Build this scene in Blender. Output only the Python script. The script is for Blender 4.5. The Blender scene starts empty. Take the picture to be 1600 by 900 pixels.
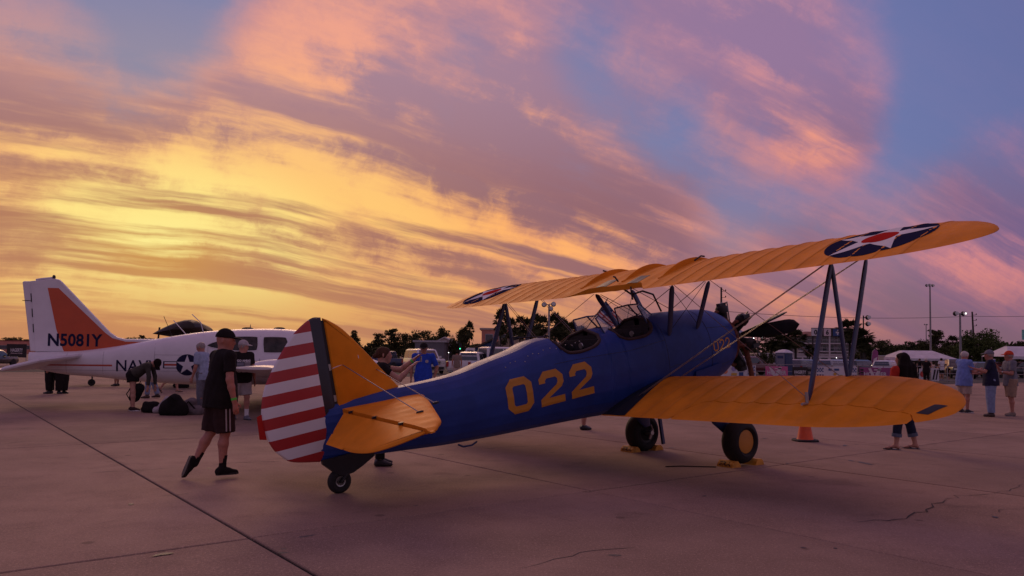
import bpy, bmesh, math, random
import numpy as np
from mathutils import Vector, Matrix
from mathutils.bvhtree import BVHTree
R = math.radians
PI = math.pi
random.seed(7)
SC = bpy.context.scene
COL = SC.collection

# ---------------------------------------------------------------- camera
FPX, EYE, PITCH, ROLL = 1185.0, 1.5, R(2.5), math.atan(.0125)
cam_data = bpy.data.cameras.new('camera')
cam = bpy.data.objects.new('camera', cam_data); COL.objects.link(cam)
cam_data.sensor_width = 36.0
cam_data.lens = FPX / 1600 * 36
cam_data.shift_y = 0.0336
cam_data.clip_start = .1
cam_data.clip_end = 6000
cam.matrix_world = Matrix.Translation((0, 0, EYE)) @ Matrix.Rotation(PI/2 + PITCH, 4, 'X') @ Matrix.Rotation(ROLL, 4, 'Z')
SC.camera = cam

# ---------------------------------------------------------------- sun, view
GLOW_AZ = R(-25)          # direction of the afterglow, from +Y towards -X
sun_d = bpy.data.lights.new('sun', 'SUN'); sun = bpy.data.objects.new('sun', sun_d); COL.objects.link(sun)
sun_d.energy = .75; sun_d.angle = R(24); sun_d.color = (1.0, .60, .34)
SUN_EL, SUN_AZ = R(27), R(-17)   # the middle of the lit cloud bank, not the sun's own disc
sun_dir = Vector((math.sin(SUN_AZ)*math.cos(SUN_EL), math.cos(SUN_AZ)*math.cos(SUN_EL), math.sin(SUN_EL)))
sun.rotation_euler = sun_dir.to_track_quat('Z', 'Y').to_euler()
sun.location = (0, 0, 60)
SC.view_settings.view_transform = 'Standard'
SC.view_settings.look = 'None'
SC.view_settings.exposure = 0.0
SC.view_settings.gamma = 1.0
SC.view_settings.use_curve_mapping = False
SC.cycles.max_bounces = 6
SC.cycles.transparent_max_bounces = 12

# ---------------------------------------------------------------- node helpers
class NT:
    def __init__(s, tree): s.t = tree; s.n = tree.nodes; s.l = tree.links
    def node(s, typ, **kw):
        nd = s.n.new(typ)
        for k, v in kw.items(): setattr(nd, k, v)
        return nd
    def val(s, nd, i, v):
        if hasattr(v, 'is_linked') or hasattr(v, 'links'): s.l.new(v, nd.inputs[i])
        elif v is not None: nd.inputs[i].default_value = v
    def math(s, op, a, b=None, c=None, clamp=False):
        nd = s.node('ShaderNodeMath', operation=op); nd.use_clamp = clamp
        s.val(nd, 0, a)
        if b is not None: s.val(nd, 1, b)
        if c is not None: s.val(nd, 2, c)
        return nd.outputs[0]
    def vmath(s, op, a, b=None, sc=None):
        nd = s.node('ShaderNodeVectorMath', operation=op); s.val(nd, 0, a)
        if b is not None: s.val(nd, 1, b)
        if sc is not None: s.val(nd, 3, sc)
        return nd.outputs[1] if op in ('DOT_PRODUCT', 'LENGTH', 'DISTANCE') else nd.outputs[0]
    def mix(s, f, a, b, blend='MIX'):
        nd = s.node('ShaderNodeMix', data_type='RGBA', blend_type=blend); nd.clamp_factor = True
        s.val(nd, 0, f)
        for i, v in ((6, a), (7, b)):
            if isinstance(v, tuple) and len(v) == 3: v = (*v, 1)
            s.val(nd, i, v)
        return nd.outputs[2]
    def ramp(s, f, stops, interp='EASE'):
        nd = s.node('ShaderNodeValToRGB'); cr = nd.color_ramp; cr.interpolation = interp
        while len(cr.elements) < len(stops): cr.elements.new(.5)
        for e, (p, c) in zip(cr.elements, stops):
            e.position = p; e.color = (*c, 1) if isinstance(c, tuple) else (c, c, c, 1)
        s.val(nd, 0, f); return nd.outputs[0]
    def noise(s, vec, scale, detail=4, rough=.55, dist=0.0):
        nd = s.node('ShaderNodeTexNoise'); s.val(nd, 'Vector', vec)
        nd.inputs['Scale'].default_value = scale; nd.inputs['Detail'].default_value = detail
        nd.inputs['Roughness'].default_value = rough; nd.inputs['Distortion'].default_value = dist
        return nd.outputs[0]
    def smooth(s, x, a, b):
        nd = s.node('ShaderNodeMapRange', interpolation_type='SMOOTHSTEP')
        s.val(nd, 0, x); nd.inputs[1].default_value = a; nd.inputs[2].default_value = b
        return nd.outputs[0]
    def comb(s, x, y, z):
        nd = s.node('ShaderNodeCombineXYZ')
        for i, v in enumerate((x, y, z)): s.val(nd, i, v)
        return nd.outputs[0]
# ---------------------------------------------------------------- sky (a sunset sky with cloud streaks, all by direction)
world = bpy.data.worlds.new('World'); SC.world = world; world.use_nodes = True
def build_sky():
    world.node_tree.nodes.clear(); w = NT(world.node_tree)
    tc = w.node('ShaderNodeTexCoord'); d = w.vmath('NORMALIZE', tc.outputs['Generated'])
    sep = w.node('ShaderNodeSeparateXYZ'); w.l.new(d, sep.inputs[0]); z = sep.outputs[2]
    zc = w.math('MAXIMUM', z, 0.0)
    def unit(v): v = Vector(v); v.normalize(); return tuple(v)
    def fromcam(px, py): return unit(pixel_ray(px, py))
    G = unit((math.sin(GLOW_AZ), math.cos(GLOW_AZ), .22))
    A = unit(pixel_ray(0, 1500)); B = unit(Vector(A).cross(Vector((0, 0, 1)))); Cc = unit(Vector(A).cross(Vector(B)))
    wa = w.vmath('DOT_PRODUCT', d, A); wb = w.vmath('DOT_PRODUCT', d, B); wc = w.vmath('DOT_PRODUCT', d, Cc)
    # streak spacing tightens towards the horizon, as a flat cloud deck does
    tight = w.math('DIVIDE', 1.0, w.math('ADD', zc, .42))
    warp = w.noise(d, 2.6, 3, .5); warp2 = w.noise(w.vmath('ADD', d, (3.1, 1.7, .4)), 8.0, 4, .6)
    wv = w.math('ADD', w.math('MULTIPLY_ADD', w.math('SUBTRACT', warp, .5), .045, wa), w.math('MULTIPLY', w.math('SUBTRACT', warp2, .5), .022))
    wt = w.math('MULTIPLY', wv, tight)
    def streak(kw, kb, off, detail, rough):
        v = w.comb(w.math('MULTIPLY_ADD', wt, kw, off), w.math('MULTIPLY', wb, kb), w.math('MULTIPLY', wc, kb)); return w.noise(v, 1.0, detail, rough)
    def bump(px, py, rad, amt):                                     # a wide soft bank of cloud (+) or a gap (-) in that direction
        return w.math('MULTIPLY', w.math('POWER', w.smooth(w.vmath('DOT_PRODUCT', d, fromcam(px, py)), math.cos(R(rad*1.7)), 1.0), 1.3), amt)
    def total(*xs):
        o = xs[0]
        for x in xs[1:]: o = w.math('ADD', o, x)
        return o
    def cen(x, k): return w.math('MULTIPLY', w.math('SUBTRACT', x, .5), k)
    big = streak(3.0, 1.6, 2.0, 4, .5); mid = streak(6.2, 2.3, 4.0, 7, .58); fine = streak(18.0, 6.5, 9.0, 6, .62)
    puff = w.noise(w.vmath('ADD', d, w.vmath('SCALE', w.comb(warp2, warp, 0.0), sc=.15)), 10.0, 8, .66)
    # ---- distance from the afterglow in half turns (it is wider than it is tall)
    dg = w.vmath('NORMALIZE', w.vmath('MULTIPLY', d, (1.0, 1.0, 1.85)))
    ang = w.math('DIVIDE', w.math('ARCCOSINE', w.vmath('DOT_PRODUCT', dg, G)), PI)
    D = lambda stops: [(deg/180.0, c) for deg, c in stops]
    clear_hi = w.ramp(ang, D([(0, (.46, .36, .33)), (10, (.33, .28, .32)), (20, (.21, .21, .33)), (30, (.15, .185, .37)), (45, (.125, .165, .38)), (65, (.10, .125, .32)), (90, (.13, .11, .25)), (125, (.21, .17, .29)), (180, (.22, .18, .29))]))
    clear_lo = w.ramp(ang, D([(0, (.80, .40, .12)), (12, (.68, .31, .115)), (25, (.50, .22, .14)), (42, (.31, .15, .17)), (60, (.20, .11, .165)), (110, (.25, .165, .22)), (180, (.26, .18, .24))]))
    clear = w.mix(w.smooth(z, .03, .26), clear_lo, clear_hi)
    nish = w.node('ShaderNodeTexSky', sky_type='NISHITA'); nish.sun_disc = False
    nish.sun_elevation = R(2); nish.sun_rotation = SUN_AZ
    clear = w.mix(1.0, clear, w.vmath('SCALE', nish.outputs[0], sc=.02), 'ADD')
    # ---- cloud colours: lit from below by the sun under the horizon
    lit = w.ramp(ang, D([(0, (1.0, .80, .24)), (6, (1.0, .68, .22)), (12, (1.0, .50, .18)), (19, (.90, .38, .16)), (28, (.80, .31, .165)), (38, (.68, .26, .20)), (48, (.57, .22, .25)), (60, (.47, .19, .28)), (85, (.38, .18, .26)), (125, (.37, .25, .33)), (180, (.36, .25, .34))]))
    lit = w.mix(w.math('MULTIPLY', w.smooth(z, .17, .40), .88), lit, w.ramp(ang, D([(0, (.84, .42, .25)), (30, (.64, .29, .29)), (45, (.50, .245, .34)), (65, (.40, .18, .31)), (85, (.42, .22, .29)), (125, (.38, .25, .33)), (180, (.36, .25, .34))])))
    dim = w.ramp(ang, D([(0, (.60, .29, .085)), (8, (.46, .205, .115)), (17, (.37, .16, .13)), (30, (.29, .135, .155)), (45, (.25, .14, .22)), (60, (.18, .12, .25)), (85, (.17, .11, .22)), (125, (.24, .175, .27)), (180, (.25, .18, .27))]))
    dim = w.mix(w.math('MULTIPLY', w.smooth(z, .16, .38), .85), dim, w.ramp(ang, D([(0, (.48, .30, .26)), (25, (.42, .25, .32)), (45, (.32, .195, .34)), (65, (.24, .155, .31)), (100, (.23, .16, .26)), (180, (.25, .18, .27))])))
    hot = w.ramp(ang, D([(0, (1.0, .86, .30)), (7, (1.0, .78, .25)), (15, (1.0, .58, .18)), (26, (1.0, .45, .15)), (42, (.94, .35, .18)), (60, (.80, .27, .25)), (90, (.50, .20, .24)), (140, (.34, .19, .25)), (180, (.31, .19, .26))]))
    hot = w.mix(w.math('MULTIPLY', w.smooth(z, .18, .40), .92), hot, w.ramp(ang, D([(0, (.98, .52, .25)), (30, (.88, .37, .27)), (45, (.76, .31, .32)), (65, (.64, .23, .28)), (100, (.44, .19, .25)), (180, (.32, .19, .26))])))
    # ---- where the cloud is
    cover = total(.52, w.math('MULTIPLY', w.smooth(z, .50, .85), .30), cen(big, .9), cen(mid, .55), cen(puff, .45),
        bump(250, 340, 16, .46), bump(560, 330, 13, .32), bump(850, 370, 9, .34), bump(1010, 350, 4, .22), bump(1170, 70, 7, .34), bump(1260, 150, 4.5, .34), bump(1305, 205, 3, .26), bump(1600, 330, 5, .46), bump(1080, 0, 6, .24), bump(720, 60, 9, .26), bump(500, 100, 6, .20), bump(810, 150, 3.5, .20), bump(960, 200, 3, .12),
        bump(120, -50, 7.5, -.80), bump(20, 110, 4, .24), bump(330, -10, 5, -.26), bump(60, 120, 5, .14), bump(1130, 265, 5, -.34), bump(1470, 160, 8.5, -.38), bump(960, 145, 5, -.28), bump(690, 130, 4, -.30), bump(420, 110, 4, -.16), bump(1400, 440, 9, .14), bump(1250, 330, 8, .10), bump(1100, 560, 13, .14))
    cf = w.math('MULTIPLY_ADD', w.smooth(cover, .26, .92), .88, .06)
    shade = w.smooth(total(.5, cen(mid, 1.0), cen(big, .45), cen(fine, .26), cen(puff, .42)), .33, .63)
    col = w.mix(cf, clear, w.mix(shade, dim, lit))
    # crests that catch the light
    crest = w.math('MULTIPLY', w.smooth(total(.5, cen(mid, .9), cen(fine, .24), cen(puff, .62), cen(cover, .25)), .52, .84), w.smooth(cover, .62, 1.05))
    crest = w.math('MULTIPLY', crest, w.math('MULTIPLY_ADD', w.smooth(z, .30, .50), -.35, 1.0))
    col = w.mix(crest, col, hot)
    # grey-mauve bars across the glow
    bars = total(streak(8.5, 1.5, 21.0, 6, .57), cen(puff, .12))
    bm = w.math('MULTIPLY', w.smooth(bars, .46, .60), w.smooth(cover, .5, .9))
    bm = w.math('MULTIPLY', bm, w.math('SUBTRACT', 1.0, w.smooth(z, .28, .46)))
    col = w.mix(w.math('MULTIPLY', bm, .95), col, dim)
    # thicker, duller air close to the horizon
    low = w.ramp(ang, D([(0, (.70, .33, .10)), (12, (.60, .265, .105)), (22, (.50, .21, .12)), (38, (.34, .15, .135)), (55, (.21, .11, .145)), (110, (.24, .155, .20)), (180, (.25, .17, .22))]))
    hz = w.math('MULTIPLY', w.math('SUBTRACT', 1.0, w.smooth(z, .0, .14)), .80)
    col = w.mix(hz, col, low)
    bg = w.node('ShaderNodeBackground'); w.l.new(col, bg.inputs[0]); bg.inputs[1].default_value = 1.0
    out = w.node('ShaderNodeOutputWorld'); w.l.new(bg.outputs[0], out.inputs[0])

# ---------------------------------------------------------------- places read off the photograph
CF = Vector((0, math.cos(PITCH), math.sin(PITCH))); CU0 = Vector((0, -math.sin(PITCH), math.cos(PITCH))); CR0 = Vector((1, 0, 0))
CR = CR0*math.cos(ROLL) + CU0*math.sin(ROLL); CU = CU0*math.cos(ROLL) - CR0*math.sin(ROLL)
def pixel_ray(px, py):
    v = CF*FPX + CR*(px-800) - CU*(py-503.77)
    return v / v.y
def at(px, py, dist): return Vector((0, 0, EYE)) + pixel_ray(px, py)*dist
def gnd(px, py):
    v = pixel_ray(px, py); return Vector((0, 0, EYE)) + v*(-EYE/v.z)
def onx(px, dist):                                                  # the ground point under that column at that distance
    p = at(px, 560, dist); p.z = 0; return p
build_sky()
# ---------------------------------------------------------------- materials
MATS = {}
def mat(name, col, rough=.6, metal=0.0, spec=.5, var=.12, scale=6.0, bump=0.0, bscale=40.0, coat=0.0, alpha=1.0, emit=None, estr=0.0, trans=0.0, weave=0.0):
    """a painted / cloth / metal surface: base colour with fine mottling, worn gloss and a slight relief"""
    if name in MATS: return MATS[name]
    m = bpy.data.materials.new(name); m.use_nodes = True; MATS[name] = m
    m.node_tree.nodes.clear(); w = NT(m.node_tree)
    b = w.node('ShaderNodeBsdfPrincipled'); out = w.node('ShaderNodeOutputMaterial'); w.l.new(b.outputs[0], out.inputs[0])
    tc = w.node('ShaderNodeTexCoord'); v = tc.outputs['Object']
    n = w.noise(v, scale, 5, .6)
    lo = tuple(max(0, c*(1-var)) for c in col); hi = tuple(min(1, c*(1+var)) for c in col)
    w.l.new(w.mix(w.smooth(n, .3, .7), lo, hi), b.inputs['Base Color'])
    rn = w.noise(v, scale*2.3, 4, .6)
    w.l.new(w.math('MULTIPLY_ADD', w.math('SUBTRACT', rn, .5), .25, rough, clamp=True), b.inputs['Roughness'])
    b.inputs['Metallic'].default_value = metal; b.inputs['Specular IOR Level'].default_value = spec
    b.inputs['Coat Weight'].default_value = coat; b.inputs['Coat Roughness'].default_value = .12
    b.inputs['Alpha'].default_value = alpha; b.inputs['Transmission Weight'].default_value = trans
    if emit: b.inputs['Emission Color'].default_value = (*emit, 1); b.inputs['Emission Strength'].default_value = estr
    if bump:
        bn = w.node('ShaderNodeBump'); bn.inputs['Strength'].default_value = bump; bn.inputs['Distance'].default_value = .01
        w.l.new(w.noise(v, bscale, 4, .6), bn.inputs['Height']); w.l.new(bn.outputs[0], b.inputs['Normal'])
    return m
def skin_mat(name, col): return mat(name, col, .55, var=.10, scale=22, bump=.08, bscale=90)
def cloth(name, col, var=.14): return mat(name, col, .9, spec=.2, var=var, scale=14, bump=.25, bscale=60)
def paint(name, col, rough=.4, coat=.2, var=.06, spec=.5): return mat(name, col, rough, spec=spec, var=var, scale=3.0, coat=coat)

# ---------------------------------------------------------------- mesh building
class MB:
    def __init__(s): s.v = []; s.f = []; s.m = []
    def add(s, verts, faces, mi=0):
        o = len(s.v); s.v += [tuple(p) for p in verts]; s.f += [tuple(i+o for i in f) for f in faces]; s.m += [mi]*len(faces); return s
    def box(s, lo, hi, mi=0, M=None):
        x0, y0, z0 = lo; x1, y1, z1 = hi
        vs = [Vector(p) for p in ((x0,y0,z0),(x1,y0,z0),(x1,y1,z0),(x0,y1,z0),(x0,y0,z1),(x1,y0,z1),(x1,y1,z1),(x0,y1,z1))]
        if M: vs = [M @ p for p in vs]
        return s.add(vs, [(0,3,2,1),(4,5,6,7),(0,1,5,4),(1,2,6,5),(2,3,7,6),(3,0,4,7)], mi)
    def cbox(s, c, size, mi=0, M=None):
        return s.box(tuple(a-b/2 for a, b in zip(c, size)), tuple(a+b/2 for a, b in zip(c, size)), mi, M)
    def loft(s, rings, caps=True, mi=0, closed=True):
        n = len(rings[0]); vs = [p for r in rings for p in r]; fs = []
        for i in range(len(rings)-1):
            for j in range(n if closed else n-1):
                k = (j+1) % n; fs.append((i*n+j, i*n+k, (i+1)*n+k, (i+1)*n+j))
        if caps and closed: fs.append(tuple(range(n-1, -1, -1))); fs.append(tuple((len(rings)-1)*n+j for j in range(n)))
        return s.add(vs, fs, mi)
    def tube(s, pts, rad, n=8, mi=0, flat=None, caps=True):
        """a tube along pts; rad a number or one per point; flat=(axis, factor) squashes the section along a direction"""
        pts = [Vector(p) for p in pts]; rads = rad if isinstance(rad, (list, tuple)) else [rad]*len(pts); rings = []
        prev = None
        for i, p in enumerate(pts):
            t = (pts[min(i+1, len(pts)-1)] - pts[max(i-1, 0)])
            if t.length < 1e-9: t = Vector((0, 0, 1))
            t.normalize()
            if prev is None: a = t.orthogonal().normalized()
            else:
                a = prev - t*prev.dot(t)
                a = a.normalized() if a.length > 1e-6 else t.orthogonal().normalized()
            prev = a; b = t.cross(a); ring = []
            for k in range(n):
                q = a*math.cos(2*PI*k/n)*rads[i] + b*math.sin(2*PI*k/n)*rads[i]
                if flat: ax = Vector(flat[0]).normalized(); q -= ax*q.dot(ax)*(1-flat[1])
                ring.append(p+q)
            rings.append(ring)
        return s.loft(rings, caps, mi)
    def lathe(s, prof, c=(0,0,0), axis='Z', n=20, mi=0):
        """prof: (radius, height) pairs, turned round the axis through c"""
        rings = []
        for r, h in prof:
            ring = []
            for k in range(n):
                a = 2*PI*k/n; u, w_ = max(r, 1e-4)*math.cos(a), max(r, 1e-4)*math.sin(a)
                q = {'Z': (u, w_, h), 'X': (h, u, w_), 'Y': (w_, h, u)}[axis]
                ring.append(Vector(c)+Vector(q))
            rings.append(ring)
        return s.loft(rings, True, mi)
    def prism(s, poly, f0, f1, mi=0):
        """poly of 2D points mapped to two 3D outlines by f0 and f1"""
        return s.loft([[f0(*p) for p in poly], [f1(*p) for p in poly]], True, mi)
    def ball(s, c, r, n=12, mi=0):
        r = r if isinstance(r, (tuple, list)) else (r, r, r); rings = []
        for i in range(1, n):
            th = PI*i/n; rings.append([Vector((c[0]+r[0]*math.sin(th)*math.cos(2*PI*k/n), c[1]+r[1]*math.sin(th)*math.sin(2*PI*k/n), c[2]+r[2]*math.cos(th))) for k in range(n)])
        return s.loft(rings[::-1], True, mi)
    def mesh(s, name, mats, smooth=True):
        me = bpy.data.meshes.new(name); me.from_pydata(s.v, [], s.f)
        for m in (mats if isinstance(mats, (list, tuple)) else [mats]): me.materials.append(m)
        if len(me.polygons):
            me.polygons.foreach_set('material_index', s.m)
            bm = bmesh.new(); bm.from_mesh(me); bmesh.ops.recalc_face_normals(bm, faces=bm.faces); bm.to_mesh(me); bm.free()
            if smooth: shade(me)
        me.update(); return me
    def build(s, name, mats, parent=None, smooth=True, **kw):
        return link(name, s.mesh(name, mats, smooth), parent, **kw)
def shade(me, deg=38):
    me.polygons.foreach_set('use_smooth', [True]*len(me.polygons))
    me.set_sharp_from_angle(angle=R(deg))
def link(name, data, parent=None, loc=None, **kw):
    o = bpy.data.objects.new(name, data); COL.objects.link(o)
    if parent: o.parent = parent
    if loc is not None: o.location = loc
    for k, v in kw.items(): o[k] = v
    return o
def thing(name, label, cat, loc=(0,0,0), rz=0.0, group=None):
    o = bpy.data.objects.new(name, None); COL.objects.link(o); o.empty_display_size = .2
    o.location = loc; o.rotation_euler = (0, 0, rz); o['label'] = label; o['category'] = cat
    if group: o['group'] = group
    return o
def tag(o, label, cat, group=None):
    o['label'] = label; o['category'] = cat
    if group: o['group'] = group
    return o
def dup(root, loc=None, rz=None, label=None, scale=None):
    """a copy of a thing with copies of its parts and sub-parts (mesh data shared)"""
    def cp(o, par):
        c = o.copy(); COL.objects.link(c)
        if par: c.parent = par
        for ch in KIDS.get(o.name, []) or list(o.children): cp(ch, c)
        return c
    r = cp(root, None)
    if loc is not None: r.location = loc
    if rz is not None: r.rotation_euler = (0, 0, rz)
    if label: r['label'] = label
    if scale: r.scale = scale if isinstance(scale, tuple) else (scale,)*3
    return r
KIDS = {}
def text_mesh(body, size, bold=0.0, spacing=1.0, shear=0.0, align='CENTER'):
    cu = bpy.data.curves.new('lettering', 'FONT'); cu.body = body; cu.size = size; cu.offset = bold*size; cu.align_x = align; cu.align_y = 'CENTER'
    cu.space_character = spacing; cu.shear = shear; cu.resolution_u = 3
    o = bpy.data.objects.new('lettering', cu); COL.objects.link(o)
    dg = bpy.context.evaluated_depsgraph_get(); me = bpy.data.meshes.new_from_object(o.evaluated_get(dg))
    bpy.data.objects.remove(o); return me
def fit_text(body, width, height, bold=.02, spacing=1.0):
    """flat lettering mesh scaled to width x height, centred on 0 in its XY plane"""
    me = text_mesh(body, 1.0, bold, spacing)
    xs = [v.co.x for v in me.vertices]; ys = [v.co.y for v in me.vertices]
    cx, cy, sx, sy = (min(xs)+max(xs))/2, (min(ys)+max(ys))/2, width/(max(xs)-min(xs)), height/(max(ys)-min(ys))
    for v in me.vertices: v.co = ((v.co.x-cx)*sx, (v.co.y-cy)*sy, 0)
    return me
def fine(me, size):
    """split a flat mesh until its edges are short enough to be laid over a curved surface"""
    bm = bmesh.new(); bm.from_mesh(me); bmesh.ops.triangulate(bm, faces=bm.faces)
    for _ in range(6):
        es = [e for e in bm.edges if e.calc_length() > size]
        if not es: break
        bmesh.ops.subdivide_edges(bm, edges=es, cuts=1); bmesh.ops.triangulate(bm, faces=bm.faces)
    bm.to_mesh(me); bm.free(); return me
def drape(me, place, tree, direction, off=.004):
    """lay a flat mesh on a surface: place(x, y) gives a start point, the ray along direction finds the surface"""
    dv = Vector(direction).normalized()
    for v in me.vertices:
        p = place(v.co.x, v.co.y); hit = tree.ray_cast(p, dv)
        if hit[0] is None:
            zs = tree.find_nearest(p+dv*2.6); v.co = zs[0] - dv*off
        else: v.co = hit[0] - dv*off
    shade(me, 60); me.update(); return me
def poly_mesh(polys):
    """flat mesh of 2D polygons (each a list of points)"""
    me = bpy.data.meshes.new('outline'); vs = []; fs = []
    for p in polys: fs.append(tuple(range(len(vs), len(vs)+len(p)))); vs += [(x, y, 0) for x, y in p]
    me.from_pydata(vs, [], fs); me.update(); return me
def tree_of(*objs):
    vs = []; fs = []
    for o in objs:
        k = len(vs); vs += [v.co.copy() for v in o.data.vertices]; fs += [tuple(i+k for i in p.vertices) for p in o.data.polygons]
    return BVHTree.FromPolygons(vs, fs)
def star(r, inner=.382, rot=PI/2):
    pts = [(r*(1 if i % 2 == 0 else inner)*math.cos(rot+i*PI/5), r*(1 if i % 2 == 0 else inner)*math.sin(rot+i*PI/5)) for i in range(10)]
    return [[(0, 0), pts[i], pts[(i+1) % 10]] for i in range(10)]
def disc(r, n=32, cx=0, cy=0, sy=1.0): return [(cx+r*math.cos(2*PI*i/n), cy+sy*r*math.sin(2*PI*i/n)) for i in range(n)]
def lerp(a, b, t): return a+(b-a)*t
def interp(tab, x):
    """smooth (monotone cubic) interpolation of a table of rows (x, values...)"""
    xs = [r[0] for r in tab]
    if x <= xs[0]: return tab[0][1:]
    if x >= xs[-1]: return tab[-1][1:]
    i = max(k for k in range(len(xs)-1) if xs[k] <= x); h = xs[i+1]-xs[i]; t = (x-xs[i])/h; out = []
    for c in range(1, len(tab[0])):
        def sl(k): return (tab[k+1][c]-tab[k][c])/(xs[k+1]-xs[k])
        def m(k):
            if k == 0: return sl(0)
            if k == len(xs)-1: return sl(k-1)
            a, b = sl(k-1), sl(k); return 0 if a*b <= 0 else 2*a*b/(a+b)
        y0, y1, m0, m1 = tab[i][c], tab[i+1][c], m(i)*h, m(i+1)*h
        out.append((2*t**3-3*t*t+1)*y0+(t**3-2*t*t+t)*m0+(-2*t**3+3*t*t)*y1+(t**3-t*t)*m1)
    return tuple(out)
# ---------------------------------------------------------------- the apron: concrete slabs with open joints on a bed, and the land beyond
def concrete(name, base, slab=True):
    m = bpy.data.materials.new(name); m.use_nodes = True; m.node_tree.nodes.clear(); w = NT(m.node_tree)
    b = w.node('ShaderNodeBsdfPrincipled'); out = w.node('ShaderNodeOutputMaterial'); w.l.new(b.outputs[0], out.inputs[0])
    tc = w.node('ShaderNodeNewGeometry'); v = tc.outputs['Position']; oi = w.node('ShaderNodeObjectInfo')
    n1 = w.noise(v, .35, 5, .6); n2 = w.noise(v, 2.2, 6, .65); n3 = w.noise(v, 45, 3, .7)
    st = w.noise(w.vmath('ADD', v, (31., 7., 0.)), 1.1, 6, .62, .8)
    c = w.mix(w.smooth(n1, .32, .68), tuple(x*.80 for x in base), tuple(x*1.16 for x in base))
    c = w.mix(w.math('MULTIPLY', w.smooth(n2, .42, .72), .40), c, tuple(x*.68 for x in base))
    n4 = w.noise(v, 120, 2, .7)
    c = w.mix(w.math('MULTIPLY', w.smooth(n3, .54, .74), .65), c, tuple(min(1, x*1.9) for x in base)); c = w.mix(w.math('MULTIPLY', w.smooth(n4, .58, .72), .8), c, tuple(min(1, x*2.2) for x in base))
    c = w.mix(w.math('MULTIPLY', w.smooth(n3, .46, .30), .40), c, tuple(x*.55 for x in base))
    c = w.mix(w.math('MULTIPLY', w.smooth(st, .58, .74), .45), c, tuple(x*.42 for x in base))
    vo = w.node('ShaderNodeTexVoronoi'); w.l.new(v, vo.inputs['Vector']); vo.inputs['Scale'].default_value = 1.3
    spot = w.smooth(w.math('ADD', vo.outputs['Distance'], w.math('MULTIPLY', w.math('SUBTRACT', n2, .5), .12)), .075, .045)
    c = w.mix(w.math('MULTIPLY', spot, .5), c, tuple(x*.3 for x in base))
    if slab: c = w.mix(1.0, c, w.mix(oi.outputs['Random'], (.90, .90, .90), (1.08, 1.07, 1.06)), 'MULTIPLY')
    w.l.new(c, b.inputs['Base Color'])
    w.l.new(w.math('MULTIPLY_ADD', n2, .25, .72), b.inputs['Roughness']); b.inputs['Specular IOR Level'].default_value = .12
    bn = w.node('ShaderNodeBump'); bn.inputs['Strength'].default_value = .35; bn.inputs['Distance'].default_value = .006
    w.l.new(w.math('ADD', n3, w.math('MULTIPLY', n2, .6)), bn.inputs['Height']); w.l.new(bn.outputs[0], b.inputs['Normal'])
    return m
M_CONC = concrete('concrete', (.295, .205, .158)); M_LAND = concrete('far_pavement', (.285, .20, .155), False)
M_BED = mat('joint_bed', (.035, .03, .028), .95)
MB().add([(-900,-60,-.06),(1500,-60,-.06),(2400,2600,-.06),(-1900,2600,-.06)], [(0,1,2,3)]).build('ground', M_LAND, smooth=False, kind='structure')
O_J = Vector((.91, 8.55, 0)); A_J = R(38.0); UJ = Vector((math.cos(A_J), math.sin(A_J), 0)); VJ = Vector((-math.sin(A_J), math.cos(A_J), 0))
SU, SV, GAP = 3.81, 7.62, .028
pav = MB()
pav.add([O_J+UJ*a*SU+VJ*b*SV+Vector((0,0,-.022)) for a, b in ((-12,-5),(26,-5),(26,9),(-12,9))], [(0,1,2,3)])
apron = pav.build('apron', M_BED, smooth=False, kind='structure')
def slab_mesh():
    g = GAP/2; ch = .007; hx, hy = SU/2-g, SV/2-g; m = MB()
    lo = [(-hx,-hy,-.02),(hx,-hy,-.02),(hx,hy,-.02),(-hx,hy,-.02)]
    mid = [(x,y,-ch) for x, y, _ in lo]; top = [(x-math.copysign(ch,x), y-math.copysign(ch,y), 0) for x, y, _ in lo]
    m.loft([lo, mid, top], True); return m.mesh('concrete_slab', M_CONC, False)
SLAB = slab_mesh()
rs = random.Random(3)
for i in range(-12, 26):
    for j in range(-5, 9):
        c = O_J + UJ*(i+.5)*SU + VJ*(j+.5)*SV
        if c.y < 1.0 or c.y > 52 or abs(c.x) > c.y*.78+7: continue
        o = link('concrete_slab', SLAB, apron, loc=(c.x, c.y, rs.uniform(-.003, .001))); o.rotation_euler = (rs.uniform(-.0004,.0004), rs.uniform(-.0004,.0004), A_J)
MB().add([(-900,51,-.045),(1500,51,-.045),(2400,2500,-.045),(-1900,2500,-.045)], [(0,1,2,3)]).build('far_taxiway', M_LAND, smooth=False, kind='structure')
# cracks that wander over the slabs: thin sunken lines
M_CRACK = mat('crack', (.05, .042, .04), .95)
def crack(pts, wdt=.012, seed=1, jag=.05):
    r = random.Random(seed); P = []
    for a, b in zip(pts[:-1], pts[1:]):
        n = max(3, int((b-a).length/.12))
        for k in range(n): P.append(a.lerp(b, k/n) + Vector((r.uniform(-jag,jag), r.uniform(-jag,jag), 0)))
    P.append(pts[-1]); m = MB(); L = []; Q = []
    for i, p in enumerate(P):
        t = (P[min(i+1,len(P)-1)]-P[max(i-1,0)]).normalized(); nn = Vector((-t.y, t.x, 0)); s = wdt*r.uniform(.25,1.0)*(0.3 if i in (0,len(P)-1) else 1)
        L.append(p+nn*s+Vector((0,0,.003))); Q.append(p-nn*s+Vector((0,0,.003)))
    m.add(L+Q, [(i, i+1, len(P)+i+1, len(P)+i) for i in range(len(P)-1)])
    return m.build('crack', M_CRACK, apron, smooth=False)
crack([gnd(1325,815), gnd(1400,812), gnd(1440,800), gnd(1478,781)], .009, 2, .07)
crack([gnd(1478,781), gnd(1500,775), gnd(1560,770), gnd(1598,757)], .006, 3)
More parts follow.
